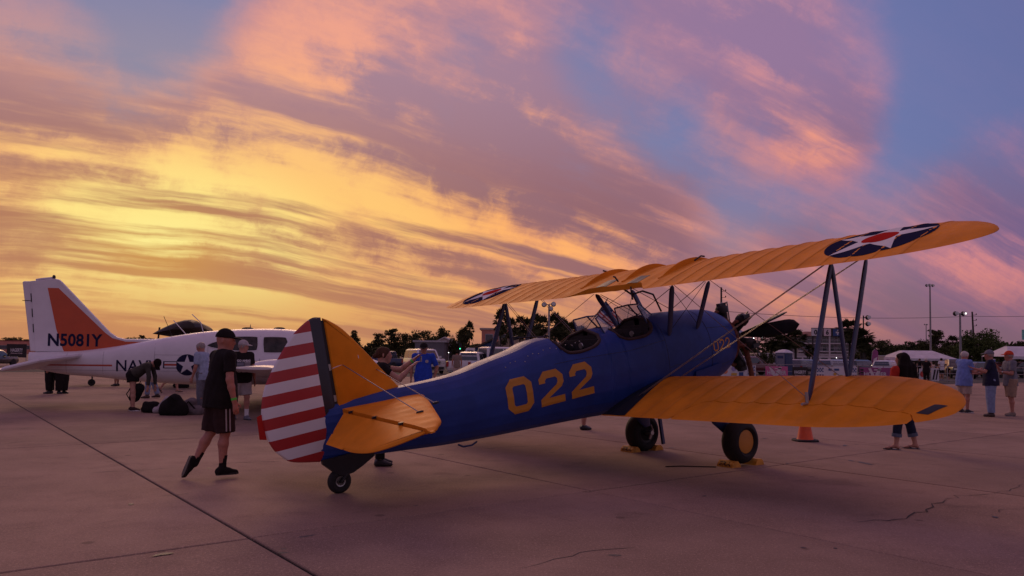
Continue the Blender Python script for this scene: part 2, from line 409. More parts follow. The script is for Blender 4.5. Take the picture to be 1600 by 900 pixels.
crack([gnd(140,739), gnd(215,735), gnd(300,729)], .008, 5, .03)
crack([gnd(330,726), gnd(375,723), gnd(440,721)], .010, 6, .02)
crack([gnd(748,702), gnd(790,699), gnd(850,696)], .012, 7, .03)
crack([gnd(1060,655), gnd(1190,664)], .010, 8, .03)
crack([gnd(1560,800), gnd(1600,792)], .007, 9)
crack([gnd(0,697), gnd(200,689), gnd(290,684)], .008, 10, .02)
crack([gnd(300,770), gnd(250,776)], .006, 12)
crack([gnd(820,890), gnd(905,862), gnd(990,856)], .006, 13)
crack([gnd(1100,693), gnd(1400,728)], .006, 14, .02)
# ragged oil spots and spalls
M_OIL = mat('oil_stain', (.075, .062, .058), .6, var=.3, scale=30)
def stain(px, py, a, b, seed, m=None):
    r = random.Random(seed); c = gnd(px, py); n = 26; rot = r.uniform(0, PI); mb = MB(); ring = []
    for k in range(n):
        t = 2*PI*k/n; q = r.uniform(.55, 1.0); x, y = a*q*math.cos(t), b*q*math.sin(t)
        ring.append((c.x+x*math.cos(rot)-y*math.sin(rot), c.y+x*math.sin(rot)+y*math.cos(rot), .0028+seed*.00003))
    mb.add(ring, [tuple(range(n))]); return mb.build('stain', m or M_OIL, apron, smooth=False)
for k, (x, y, a, b) in enumerate([(443,858,.03,.022),(442,864,.05,.03),(480,838,.10,.03),(255,866,.10,.04),(205,788,.05,.03),(326,732,.05,.02),(1320,696,.16,.05),(1195,685,.12,.03),(1230,724,.06,.02),(1352,724,.2,.06),(1330,720,.09,.05),(1555,808,.06,.03),(1100,775,.04,.02),(770,667,.12,.04),(960,868,.07,.03),(40,669,.16,.03),(420,660,.1,.03),(650,790,.04,.015),(1050,700,.1,.04),(1255,856,.03,.02),(1305,857,.025,.02)]): stain(x, y, a, b, k+1)
# ---------------------------------------------------------------- the blue and yellow biplane (built level, then stood on its wheels)
M_BLUE = paint('fuselage_blue', (.017, .046, .225), .48, .04, .14, .28); M_STRUT = paint('strut_blue', (.018, .032, .105), .42, .2)
M_YEL = paint('wing_yellow', (.76, .258, .016), .6, 0, .10, .10); M_NUM = paint('number_yellow', (.52, .22, .025), .5, 0)
M_BLACK = mat('black_paint', (.012, .012, .016), .45); M_NAVY = paint('insignia_blue', (.022, .022, .055), .7, 0, .06, 0)
M_WHITE = paint('white_paint', (.70, .68, .70), .7, 0, .06, .0); M_RED = paint('insignia_red', (.42, .028, .022), .7, 0, .06, 0)
M_RUBBER = mat('tyre_rubber', (.014, .013, .013), .8, var=.3, bump=.2); M_STEEL = mat('bare_steel', (.42, .41, .40), .38, .9)
M_DARKST = mat('dark_steel', (.03, .028, .027), .5, .6, var=.3); M_RUST = mat('rusty_exhaust', (.17, .06, .035), .75, .3, var=.35, scale=20)
M_LEATH = mat('dark_interior', (.020, .014, .012), .8); M_COAM = mat('coaming_leather', (.035, .014, .011), .7)
M_WIRE = mat('flying_wire', (.30, .27, .25), .4, .7); M_GLASS = mat('windscreen', (.75, .78, .80), .08, alpha=.30, spec=.8)
M_WOODP = mat('propeller_black', (.014, .013, .013), .4, var=.3)
BIP = thing('biplane', 'blue training biplane with yellow wings and striped rudder numbered 022 standing on its tailwheel', 'biplane', (2.6754, 11.500, 0))
BIP.rotation_mode = 'QUATERNION'
BIP.rotation_quaternion = (Matrix.Rotation(R(36.2), 3, 'Z') @ Matrix.Rotation(-R(11.07), 3, 'Y') @ Matrix.Rotation(-R(1.15), 3, 'X')).to_quaternion()

# --- fuselage:      x, z top, z bottom, half width, squareness
FUS = [(-5.50, 2.02, 1.47, .030, 2.2), (-5.25, 2.03, 1.415, .075, 2.2), (-5.0, 2.04, 1.375, .125, 2.3), (-4.6, 2.05, 1.32, .20, 2.4), (-4.2, 2.045, 1.265, .265, 2.5),
       (-3.9, 2.05, 1.235, .305, 2.5), (-3.4, 2.12, 1.19, .36, 2.5), (-2.95, 2.18, 1.155, .40, 2.5), (-2.65, 2.245, 1.13, .42, 2.5), (-2.4, 2.25, 1.11, .435, 2.5), (-2.0, 2.24, 1.075, .45, 2.5),
       (-1.65, 2.225, 1.04, .46, 2.5), (-1.3, 2.205, 1.02, .465, 2.5), (-.9, 2.23, 1.01, .475, 2.5), (-.45, 2.255, 1.005, .48, 2.45), (0, 2.225, 1.01, .49, 2.35), (.4, 2.19, 1.025, .49, 2.2),
       (.75, 2.14, 1.05, .465, 2.1), (1.0, 2.05, 1.13, .40, 2.0), (1.12, 1.93, 1.24, .325, 2.0), (1.17, 1.84, 1.34, .25, 2.0)]
RIM = [(-2.47, 2.30), (-2.40, 2.09), (-2.30, 2.015), (-2.12, 2.0), (-1.9, 2.02), (-1.74, 2.08), (-1.62, 2.30), (-1.44, 2.30), (-1.36, 2.06), (-1.22, 2.005), (-1.0, 2.0), (-.84, 2.03), (-.74, 2.10), (-.64, 2.32)]
def rim_z(x):
    if x < RIM[0][0] or x > RIM[-1][0]: return 9
    if -1.62 < x < -1.44: return 9
    return interp(RIM, x)[0]
def fus_pt(x, a, grow=0.0):
    zt, zb, hw, n = interp(FUS, x); zc = zb+(zt-zb)*.50; s, c = math.sin(a), math.cos(a)
    y = -(hw+grow)*math.copysign(abs(s)**(2/n), s); hh = (zt-zc if c >= 0 else zc-zb)+grow
    sx = -.20*max(0, (-5.2-x)/.3)*max(0, (1.72-(zc+hh*math.copysign(abs(c)**(2/n), c))))/.3    # the stern post slopes aft towards the bottom
    return Vector((x+sx, y, zc+hh*math.copysign(abs(c)**(2/n), c)))
def rim_angle(x):
    zt, zb, hw, n = interp(FUS, x); zr = rim_z(x)
    if zr >= zt: return 0.0
    zc = zb+(zt-zb)*.5
    return math.acos(max(0, min(1, ((zr-zc)/(zt-zc))))**(n/2))
def fuselage_mesh():
    xs = sorted(set([round(-5.5+.05*i, 3) for i in range(int(6.67/.05)+1)] + [1.06, 1.12, 1.15, 1.17] + [r[0] for r in RIM] + [-2.46, -2.44, -2.35, -1.65, -1.63, -1.43, -1.40, -.66, -.70]))
    NA = 120; m = MB(); rings = []
    for x in xs:
        a0 = rim_angle(x); ridge = .0045*min(1, max(0, (-.9-x)/.4)); rings.append([fus_pt(x, aa, ridge*max(0, math.cos(20*aa))**4) for aa in (lerp(a0, 2*PI-a0, k/NA) for k in range(NA+1))])
    vs = [p for r in rings for p in r]; n = NA+1
    fs = [(i*n+j, i*n+j+1, (i+1)*n+j+1, (i+1)*n+j) for i in range(len(xs)-1) for j in range(NA)]
    m.add(vs, fs); m.add(rings[0][:NA], [tuple(range(NA))]); m.add(rings[-1][:NA], [tuple(range(NA))])
    me = m.mesh('fuselage', M_BLUE); bm = bmesh.new(); bm.from_mesh(me); bmesh.ops.remove_doubles(bm, verts=bm.verts, dist=.0004); bmesh.ops.recalc_face_normals(bm, faces=bm.faces); bm.to_mesh(me); bm.free(); shade(me, 50)
    return me
fus = link('fuselage', fuselage_mesh(), BIP)
FT = tree_of(fus)
def cockpit(x0, x1):
    xs = [x0+(x1-x0)*i/26 for i in range(27)]; m = MB(); R_ = []; L_ = []
    for x in xs:
        a = rim_angle(x); R_.append(fus_pt(x, a)); L_.append(fus_pt(x, -a))
    rim = MB(); rim.tube(R_+L_[::-1]+[R_[0]], .022, 8); ro = rim.build('coaming', M_COAM, BIP)
    rings = []
    for r, l in zip(R_, L_):
        w_ = max(.05, -r.y-.012); rings.append([Vector((r.x, -w_, r.z-.004)), Vector((r.x, -max(.04, w_-.03), r.z-.12)), Vector((r.x, -.30, 1.40)), Vector((r.x, .30, 1.40)), Vector((r.x, max(.04, w_-.03), r.z-.12)), Vector((r.x, w_, r.z-.004))])
    m.loft(rings, False, closed=False)
    m.add(rings[2], [tuple(range(6))]); m.add(rings[-3], [tuple(range(6))])
    tub = m.build('cockpit_tub', M_LEATH, BIP, smooth=False)
    se = MB(); cx = x0+.25; se.box((cx-.02,-.22,1.45),(cx+.38,.22,1.62)); se.box((cx-.06,-.22,1.55),(cx+.02,.22,2.02)); so = se.build('seat', M_COAM, BIP)
    pn = MB(); pn.box((x1-.13,-.33,1.75),(x1-.11,.33,2.10)); po = pn.build('instrument_panel', M_BLACK, BIP)
    for k, (yy, zz) in enumerate(((-.2,2.0),(0,2.02),(.2,2.0),(-.1,1.86),(.1,1.86))):
        g = MB(); g.lathe([(.04,-.012),(.045,0),(.038,.002),(.001,.002)], (x1-.13, yy, zz), 'X', 14); g.build('dial', M_STEEL if k == 1 else M_DARKST, po)
cockpit(-2.465, -1.635); cockpit(-1.425, -.655)
def windscreen(xc, zf, zt, wide):
    """three flat panes in a blue frame: the middle one across, the side ones swept aft"""
    cb, ct = [(xc, -wide*.55, zf), (xc, wide*.55, zf)], [(xc-.20, -wide*.45, zt), (xc-.20, wide*.45, zt)]
    sb = [(xc-.27, -wide*1.12, zf-.075), (xc-.27, wide*1.12, zf-.075)]; st = [(xc-.36, -wide*.92, zt-.02), (xc-.36, wide*.92, zt-.02)]
    f = MB()
    for a, b in ((cb[0],cb[1]),(ct[0],ct[1]),(cb[0],ct[0]),(cb[1],ct[1]),(cb[0],sb[0]),(cb[1],sb[1]),(ct[0],st[0]),(ct[1],st[1]),(sb[0],st[0]),(sb[1],st[1])): f.tube([a, b], .011, 6)
    fr = f.build('windscreen_frame', M_STRUT, BIP)
    for q in ((cb[0],cb[1],ct[1],ct[0]), (cb[0],sb[0],st[0],ct[0]), (cb[1],sb[1],st[1],ct[1])):
        m = MB(); c = sum((Vector(p) for p in q), Vector())/4; nn = (Vector(q[1])-Vector(q[0])).cross(Vector(q[3])-Vector(q[0])).normalized()*.002
        m.loft([[Vector(p)+nn for p in q], [Vector(p)-nn for p in q]]); m.build('pane', M_GLASS, fr, smooth=False)
windscreen(-1.28, 2.19, 2.385, .25); windscreen(-.47, 2.235, 2.43, .25)

# --- block numerals as ribbons on the right side
def block(ch, w_, h_, t):
    c = h_*.20
    if ch == '0':
        o = [(c,0),(w_-c,0),(w_,c),(w_,h_-c),(w_-c,h_),(c,h_),(0,h_-c),(0,c)]; k = c*.62
        i = [(t+k*.4,t),(w_-t-k*.4,t),(w_-t,t+k*.4),(w_-t,h_-t-k*.4),(w_-t-k*.4,h_-t),(t+k*.4,h_-t),(t,h_-t-k*.4),(t,t+k*.4)]
        return [[o[j], o[(j+1)%8], i[(j+1)%8], i[j]] for j in range(8)]
    path = [(0,h_*.64),(0,h_-c),(c,h_),(w_-c,h_),(w_,h_-c),(w_,h_*.62),(w_*.94,h_*.52),(w_*.12+t*.5,t*1.15)]
    o = [(0,h_*.66),(0,h_-c),(c,h_),(w_-c,h_),(w_,h_-c),(w_,h_*.60),(w_*.9,h_*.47),(t*1.25,t)]
    i = [(t,h_*.66),(t,h_-t-c*.3),(t+c*.3,h_-t),(w_-t-c*.3,h_-t),(w_-t,h_-t-c*.3),(w_-t,h_*.64),(w_-t*1.25,h_*.56),(0,t*1.0)]
    q = [[o[j], o[j+1], i[j+1], i[j]] for j in range(6)]
    q.append([o[6], (t*1.3,t), (0,t), i[6]]); q.append([(0,0),(w_,0),(w_,t),(0,t)])
    return q
def numerals(name, x0, zb, h_, w_, gap, t, mtl, slope=0.0, parent=BIP, tree=FT):
    for k, ch in enumerate('022'):
        me = fine(poly_mesh(block(ch, w_, h_, t)), .028); me.materials.append(mtl)
        drape(me, lambda x, y, k=k: Vector((x0+k*(w_+gap)+x, -1.5, zb+y+slope*(k*(w_+gap)+x))), tree, (0, 1, 0), .0045); link(name, me, parent)
numerals('number', -3.36, 1.44, .43, .37, .105, .092, M_NUM)
numerals('cowl_number', .34, 1.545, .155, .115, .035, .024, M_NUM)

# --- engine and propeller
e = MB(); e.lathe([(.05,1.05),(.20,1.10),(.215,1.20),(.215,1.36),(.15,1.42),(.11,1.50),(.06,1.52)], (0,0,1.60), 'X', 24); eng = e.build('engine_crankcase', M_DARKST, BIP)
for k in range(7):
    a = PI/2 + 2*PI*k/7; u = Vector((0, math.cos(a), math.sin(a))); c0 = Vector((1.26, 0, 1.60)); m = MB()
    prof = [(.2,.066)]
    for q in range(10): prof += [(.215+q*.020,.086),(.223+q*.020,.086),(.226+q*.020,.072),(.233+q*.020,.072)]
    prof += [(.42,.10),(.49,.10),(.53,.075)]
    tng = Vector((0, -math.sin(a), math.cos(a)))
    rings = [[c0+u*r+(Vector((1,0,0))*math.cos(2*PI*j/14)+tng*math.sin(2*PI*j/14))*rr for j in range(14)] for r, rr in prof]
    m.loft(rings); cy = m.build('cylinder', M_DARKST, BIP)
    p = MB(); p.tube([c0+u*.20+Vector((.12,0,0))+tng*.03, c0+u*.58+Vector((.09,0,0))+tng*.05], .011, 6); p.tube([c0+u*.20+Vector((.12,0,0))-tng*.03, c0+u*.58+Vector((.09,0,0))-tng*.05], .011, 6); p.build('pushrod', M_STEEL, cy)
    rb = MB(); rb.cbox((0,0,0),(.15,.07,.06)); ro = rb.build('rocker_box', M_BLACK, cy); ro.matrix_local = Matrix.Translation(c0+u*.60) @ u.to_track_quat('Z','X').to_matrix().to_4x4() if False else Matrix.Translation(c0+u*.54)
    ex = MB(); ex.tube([c0+u*.44+Vector((-.07,0,0)), c0+u*.45+Vector((-.15,0,0)), c0+u*.36+Vector((-.20,0,0))], .026, 8); ex.build('exhaust_stub', M_RUST, cy)
m = MB(); m.tube([Vector((1.07, .36*math.cos(t), 1.60+.36*math.sin(t))) for t in [2*PI*k/28 for k in range(29)]], .045, 8); m.build('exhaust_collector', M_RUST, BIP)
m = MB(); m.tube([(1.10,-.30,1.52),(1.22,-.34,1.50),(1.27,-.35,1.38),(1.30,-.36,1.10),(1.31,-.36,.84)], [.05,.05,.045,.04,.045], 10); m.build('exhaust_pipe', M_RUST, BIP)
m = MB(); m.lathe([(.03,1.48),(.075,1.50),(.085,1.62),(.05,1.68),(.02,1.72)], (0,0,1.60), 'X', 16); hub = m.build('propeller_hub', M_STEEL, BIP)
def blade(ang, length, chord, twist, x=1.60):
    u = Vector((0, -math.cos(ang), math.sin(ang))); tn = Vector((0, math.sin(ang), math.cos(ang))); rings = []
    for k in range(15):
        r = k/14; c = chord*min(1, .35+1.6*r)*(math.sqrt(max(0, 1-max(0, (r-.78)/.22)**2)) if r > .78 else 1); c = max(c, .012); th = lerp(.05, .012, r); tw = twist*(1-.45*r)
        ax = tn*math.cos(tw)+Vector((1,0,0))*math.sin(tw); bx = tn*-math.sin(tw)+Vector((1,0,0))*math.cos(tw)
        rings.append([Vector((x,0,1.60))+u*(.05+(length-.05)*r)+ax*math.cos(2*PI*j/12)*c/2+bx*math.sin(2*PI*j/12)*th/2 for j in range(12)])
    b = MB(); b.loft(rings); b.build('propeller_blade', M_WOODP, BIP)
blade(R(6.5), 1.12, .22, R(12)); blade(R(186.5), 1.12, .22, R(12)); blade(R(19), 1.0, .06, R(60), 1.58)

# --- wings
def airfoil(c, t):                                                  # camber and half thickness at chord fraction c
    yc = .02/.09*(2*.3*c-c*c) if c < .3 else .02/.49*((1-.6)+2*.3*c-c*c)
    return yc, 5*t*(.2969*math.sqrt(max(c,0))-.126*c-.3516*c*c+.2843*c**3-.1036*c**4)
class Wing:
    def __init__(s, le, te, z0, dih, tip, t0, rise, tipx, rib=.275, thick=.135, sag=.009):
        s.le, s.te, s.z0, s.dih, s.tip, s.t0, s.rise, s.tipx, s.rib, s.thick, s.sag = le, te, z0, dih, tip, t0, rise, tipx, rib, thick, sag
    def plan(s, l):
        l = abs(l); q = max(0, (l-s.t0)/(s.tip-s.t0)); k = math.sqrt(max(0, 1-min(1, q)**2.1))
        return s.tipx+(s.le-s.tipx)*k, s.tipx+(s.te-s.tipx)*math.sqrt(max(0, 1-min(1, q)**1.9))
    def pt(s, l, c, side):
        le, te = s.plan(l); ch = max(le-te, .004); full = s.le-s.te; yc, yt = airfoil(c, s.thick)
        k = ch/full; q = (ch/full)**1.25
        zz = s.z0+s.dih*abs(l)+s.rise*(.5-(s.le-(le-c*ch))/full)        # chord line
        sag = -s.sag*abs(math.sin(PI*abs(l)/s.rib))**.85*min(1, max(0, (c-.08)/.1))*min(1, max(0, (1-c)/.08))*q
        return Vector((le-c*ch, l, zz+q*full*yc*1.15+side*(q*full*yt)+(sag if side > 0 else -sag*.6)))
    def mesh(s, l0, l1, c0, c1, name, mtl, parent, cut=None):
        """the skin between spans l0, l1 and chord fractions c0(l), c1(l)"""
        n = max(2, int(abs(l1-l0)/s.rib*6)); ls = [lerp(l0, l1, i/n) for i in range(n+1)]
        if abs(abs(l1)-s.tip) < .01: ls = ls[:-1]+[lerp(ls[-2], l1, f) for f in (.35,.6,.8,.92,1.0)]
        NC = 22; rings = []
        for l in ls:
            a, b = c0(l), c1(l); cs = [a+(b-a)*(.5-.5*math.cos(PI*k/NC)) for k in range(NC+1)]
            rings.append([s.pt(l, c, 1) for c in cs[::-1]]+[s.pt(l, c, -1) for c in (cs if a > .001 else cs[1:])])
        m = MB(); m.loft(rings); return m.build(name, mtl, parent)
one = lambda l: 1.0
nil = lambda l: 0.0
UP = Wing(.24, -1.27, 2.735, .012, 4.72, 3.72, .16, -.62)
def cut_c(l):                                                       # the centre section's trailing edge is cut away
    a = abs(l); f = min(1, max(0, (a-.45)/.42)); return lerp(.80, 1.0, f*f*(3-2*f))
JT = .86
up_c = UP.mesh(-JT+.004, JT-.004, nil, cut_c, 'upper_centre_section', M_YEL, BIP)
up_r = UP.mesh(-JT-.004, -4.72, nil, one, 'upper_wing', M_YEL, BIP); up_l = UP.mesh(JT+.004, 4.72, nil, one, 'upper_wing', M_YEL, BIP)
LO = Wing(-.46, -1.96, 1.200, .0130, 4.56, 3.30, .16, -1.36, thick=.142, sag=.019)
def ail_c(l):
    a = abs(l)
    if a < 1.55: return 1.0
    if a < 1.75: return lerp(1.0, .70, (a-1.55)/.20)
    if a < 3.72: return .70
    if a < 4.22: return lerp(.70, .80, (a-3.72)/.50)
    return lerp(.80, 1.0, min(1, (a-4.22)/.10))
lows = []
for sg in (-1, 1):
    w_ = LO.mesh(sg*.40, sg*4.55, nil, ail_c, 'lower_wing', M_YEL, BIP); lows.append(w_)
    LO.mesh(sg*1.60, sg*4.26, lambda l: min(.985, ail_c(l)+.011), lambda l: 1.0, 'aileron', M_YEL, BIP)
WT = {-1: tree_of(up_r), 1: tree_of(up_l)}; LT = tree_of(lows[0])
# capping strips over the centre section joints and its middle, and two black step patches on its trailing edge
for l in (-.80, -.02, .76):
    m = MB(); L_ = []; 
    for k in range(15):
        c = lerp(.78 if abs(l) > .5 else .72, .10, k/14); p = UP.pt(l, c, 1); hgt = .012+.055*math.sin(PI*min(1, max(0, (k-1)/12.5)))**.8
        L_.append([p+Vector((0,-.018,-.01)), p+Vector((0,-.014,hgt)), p+Vector((0,.014,hgt)), p+Vector((0,.018,-.01))])
    m.loft(L_); m.build('capping_strip', M_YEL, BIP)
for l in (-.33, .30):
    m = MB(); g = []
    for k in range(9): c = lerp(.62, .798, k/8); g.append([UP.pt(lerp(l-.11, l+.11, j/4), min(c, cut_c(l)-.002), 1)+Vector((-.002,0,.004)) for j in range(5)])
    m.loft(g, False, closed=False); m.build('step_patch', M_BLACK, BIP)
for q in ([(-.88,.02,2.79),(-.93,.02,2.86),(-.96,.02,2.87)], [(-.3,.78,2.93),(-.42,.78,2.97)], [(-.2,-.82,2.92),(-.1,-.86,2.97),(-.04,-.87,2.955)]): m = MB(); m.tube(q, .012, 6); m.build('vent_pipe', M_BLACK, BIP)
# star insignia on both upper wings
for sg in (-1, 1):
    ct = (-.56, sg*3.62)
    for nm, polys, mtl, off, sz in (('insignia_disc', [disc(.56, 40)], M_NAVY, .003, .06), ('insignia_star', star(.56), M_WHITE, .0045, .06), ('insignia_dot', [disc(.185, 28)], M_RED, .006, .06)):
        me = fine(poly_mesh(polys), sz); me.materials.append(mtl)
        drape(me, lambda x, y: Vector((ct[0]+y, ct[1]-sg*x, 4)), WT[sg], (0, 0, -1), off); link(nm, me, BIP)
me = fine(poly_mesh([[(-.17,-.10),(.17,-.06),(.15,.11),(-.16,.09)]]), .06); me.materials.append(M_BLACK)
drape(me, lambda x, y: Vector((-1.44+x*.62, -4.36+y*.62-x*.32, 4)), LT, (0, 0, -1), .003); link('tip_patch', me, BIP)
# wing root walkways: black
for sg, w_ in ((-1, lows[0]), (1, lows[1])):
    tr = tree_of(w_); me = fine(poly_mesh([[(-1.44,.0),(-.02,.0),(-.02,.08),(-1.44,.42)]]), .07); me.materials.append(M_BLACK)
    drape(me, lambda x, y: Vector((x-.50, sg*(.405+y), 4)), tr, (0, 0, -1), .004); link('walkway', me, BIP)
# fabric tapes over the ribs
M_TAPE = paint('rib_tape', (.70, .245, .022), .65, 0, .10, .12)
def tapes(wg, sg, l0, l1, cmax):
    k = 1
    while k*wg.rib < l1:
        l = k*wg.rib; k += 1
        if l < l0: continue
        cm = cmax(l)-.015; P = []
        for i in range(15):
            c = lerp(.02, cm, i/14); P.append([wg.pt(sg*(l+o), c, 1)+Vector((0, 0, .0022)) for o in (-.017, 0, .017)])
        m = MB(); m.loft(P, False, closed=False); m.build('rib_tape', M_TAPE, BIP)
for sg in (-1, 1): tapes(UP, sg, .95, 4.4, one); tapes(LO, sg, .9, 4.35, ail_c)
# --- struts
def strut(name, a, b, chord=.085, thick=.032, mtl=None, ends=True):
    a, b = Vector(a), Vector(b); ax = (b-a).normalized(); f = Vector((1,0,0)); f = (f-ax*f.dot(ax)).normalized(); s_ = ax.cross(f); rings = []
    for t, k in ((0,.35),(.05,.85),(.12,1),(.88,1),(.95,.85),(1,.35)) if ends else ((0,1),(1,1)):
        c = a.lerp(b, t); rings.append([c+f*(chord/2*k)*(math.cos(2*PI*j/12)+(.15*math.cos(4*PI*j/12)))+s_*thick/2*k*math.sin(2*PI*j/12) for j in range(12)])
    m = MB(); m.loft(rings); return m.build(name, mtl or M_STRUT, BIP)
for sg in (-1, 1):
    for q, (x, z, xb, zb) in enumerate(((-.66, 2.635, -.50, 1.93), (.11, 2.60, .10, 1.93))): strut('cabane_strut', (xb, sg*.44, zb), (x, sg*.76, z), .10)
    RU, FU, RL, FL = (-.672, sg*3.104, 2.70), (.077, sg*3.104, 2.68), (-1.434, sg*3.10, 1.30), (-.645, sg*3.10, 1.34)
    strut('wing_strut', RL, RU, .085); strut('wing_strut', FL, FU, .085); strut('wing_strut', FL, RU, .075)
    m = MB(); m.tube([Vector(RL)+Vector((-.03,-.005,.10)), Vector(RL)+Vector((-.05,-.01,-.02)), Vector(RL)+Vector((-.16,-.02,.0))], [.018,.022,.014], 6); m.build('strut_fitting', M_STEEL, BIP)
def wire(a, b, r=.0042, mtl=None): m = MB(); m.tube([a, b], r, 5); return m.build('bracing_wire', mtl or M_WIRE, BIP)
for sg in (-1, 1):
    for dx in (-.03, .03):
        wire((-.68+dx, sg*.50, 1.28), (.06+dx*.6, sg*3.04, 2.66)); wire((-1.42+dx, sg*.50, 1.22), (-.69+dx*.6, sg*3.04, 2.68))
    wire((.08, sg*.80, 2.62), (-.66, sg*3.06, 1.38)); wire((-.66, sg*.80, 2.64), (-1.42, sg*3.06, 1.34))
    wire((-.66, sg*.72, 2.63), (.10, sg*.46, 2.0), .004, M_DARKST); wire((.10, sg*.72, 2.60), (-.48, sg*.46, 2.0), .004, M_DARKST)
    wire((-.66, sg*3.10, 2.68), (-.66, sg*3.10, 1.44), .0035) if False else None
for x, zb in ((-.6, 2.2), (.1, 2.15)):
    wire((x, -.72, 2.62), (x, .36, zb-.1), .005, M_DARKST); wire((x, .72, 2.62), (x, -.36, zb-.1), .005, M_DARKST)
m = MB(); m.tube([(-.95,-.10,2.70),(-.80,-.13,2.58),(-.55,-.10,2.60),(-.30,-.06,2.52),(-.15,-.03,2.25)], .014, 6); m.build('fuel_pipe', M_BLACK, BIP)
m = MB(); m.tube([(-.97,-.30,2.70),(-.99,-.31,2.62),(-1.0,-.33,2.52)], .012, 6); m.build('grab_handle', M_BLACK, BIP)
m = MB(); m.tube([(-2.0,.36,2.20),(-2.35,.62,2.25)], .010, 6); m.cbox((-2.37,.63,2.25),(.09,.02,.05)); m.build('mirror', M_BLACK, BIP)
# --- tail
def plate(outline, to3, thick, edge=.012, inset=.05):
    """a flat tailplane with rounded edges: outline in 2D, to3(u, v, w) maps to 3D, w across the thickness"""
    n = len(outline); cx = sum(p[0] for p in outline)/n; cy = sum(p[1] for p in outline)/n; m = MB()
    ar = sum(x0*y1-x1*y0 for (x0, y0), (x1, y1) in zip(outline, outline[1:]+outline[:1])); sgn = 1 if ar > 0 else -1
    def ins(k):                                                     # pull every corner inwards along the mean of its two edge normals
        o = []
        for i in range(n):
            p, q, r = (Vector((*outline[(i+j) % n], 0)) for j in (-1, 0, 1)); a, b = (q-p), (r-q)
            if a.length < 1e-6 or b.length < 1e-6: o.append((q.x, q.y)); continue
            a.normalize(); b.normalize(); nn = Vector((-a.y-b.y, a.x+b.x, 0))*sgn; nn = nn.normalized() if nn.length > 1e-3 else Vector((-a.y, a.x, 0))*sgn; o.append((q.x+nn.x*k, q.y+nn.y*k))
        return o
    rings = [[to3(x, y, -thick*.5) for x, y in ins(inset)], [to3(x, y, -thick*.36) for x, y in ins(inset*.4)], [to3(x, y, -edge/2) for x, y in ins(.006)], [to3(x, y, 0) for x, y in outline], [to3(x, y, edge/2) for x, y in ins(.006)], [to3(x, y, thick*.36) for x, y in ins(inset*.4)], [to3(x, y, thick*.5) for x, y in ins(inset)]]
    m.loft(rings); return m
def smooth_poly(pts, n=6, sharp=()):
    out = []; N = len(pts)
    for i in range(N):
        p0, p1, p2, p3 = (Vector((*pts[(i+k) % N], 0)) for k in (-1, 0, 1, 2))
        if i in sharp and (i+1) % N in sharp: out.append((p1.x, p1.y)); continue
        if i in sharp: p0 = p1*2-p2
        if (i+1) % N in sharp: p3 = p2*2-p1
        for k in range(n):
            t = k/n; q = .5*((2*p1)+(p2-p0)*t+(2*p0-5*p1+4*p2-p3)*t*t+(3*p1-p0-3*p2+p3)*t**3); out.append((q.x, q.y))
    return out
def striped():
    m = bpy.data.materials.new('rudder_stripes'); m.use_nodes = True; m.node_tree.nodes.clear(); w = NT(m.node_tree)
    b = w.node('ShaderNodeBsdfPrincipled'); out = w.node('ShaderNodeOutputMaterial'); w.l.new(b.outputs[0], out.inputs[0])
    tc = w.node('ShaderNodeTexCoord'); sp = w.node('ShaderNodeSeparateXYZ'); w.l.new(tc.outputs['Object'], sp.inputs[0])
    k = w.math('DIVIDE', w.math('SUBTRACT', 2.8352, sp.outputs[2]), .1155); par = w.math('PINGPONG', w.math('ADD', w.math('FLOOR', k), 100.0), 1.0)
    n = w.noise(tc.outputs['Object'], 5, 5, .6)
    c = w.mix(w.math('GREATER_THAN', par, .5), w.mix(n, (.76,.74,.75), (.66,.64,.66)), w.mix(n, (.44,.022,.022), (.34,.016,.018)))
    c = w.mix(w.math('GREATER_THAN', sp.outputs[0], -5.4825), c, (.012,.012,.022))
    w.l.new(c, b.inputs['Base Color']); b.inputs['Roughness'].default_value = .42; b.inputs['Coat Weight'].default_value = .15
    return m
M_STRIPE = striped()
rud = smooth_poly([(-5.345,2.965),(-5.46,2.968),(-5.655,2.85),(-5.824,2.675),(-5.963,2.50),(-6.074,2.32),(-6.138,2.105),(-6.141,1.92),(-6.095,1.735),(-6.01,1.61),(-5.90,1.525),(-5.62,1.452),(-5.50,1.57),(-5.40,1.70),(-5.345,1.79)], 5, (0, 11, 12, 13, 14))
plate(rud, lambda x, z, w_: Vector((x, w_, z)), .055, .016, .03).build('rudder', M_STRIPE, BIP)
plate([(-6.125,2.09),(-6.19,2.07),(-6.20,1.84),(-6.13,1.82)], lambda x, z, w_: Vector((x, w_, z)), .012, .008, .01).build('rudder_tab', M_RED, BIP)
fin = smooth_poly([(-5.33,2.955),(-5.25,2.91),(-5.12,2.80),(-4.97,2.61),(-4.84,2.43),(-4.715,2.25),(-4.56,2.04),(-4.6,1.98),(-5.0,1.97),(-5.33,1.98)], 5, (6, 7, 8, 9, 0))
plate(fin, lambda x, z, w_: Vector((x, w_, z)), .07, .022, .03).build('fin', M_YEL, BIP)
m = MB()
for a, b in (((-5.322,2.405),(-5.005,2.455)),((-5.005,2.455),(-5.012,2.575))): m.tube([Vector((a[0],-.036,a[1])), Vector((b[0],-.022,b[1]))], .0045, 5)
m.build('fin_rib_seam', M_WHITE, BIP)
m = MB(); m.tube([(-5.338,0,1.82),(-5.338,0,2.93)], .022, 8); m.build('rudder_post', M_BLACK, BIP)
for z in (2.42, 2.08, 1.86): m = MB(); m.tube([(-5.338,0,z-.035),(-5.338,0,z+.035)], .024, 8); m.build('rudder_hinge', M_STEEL, BIP)
SZ = lambda l: 1.925-.050*abs(l)
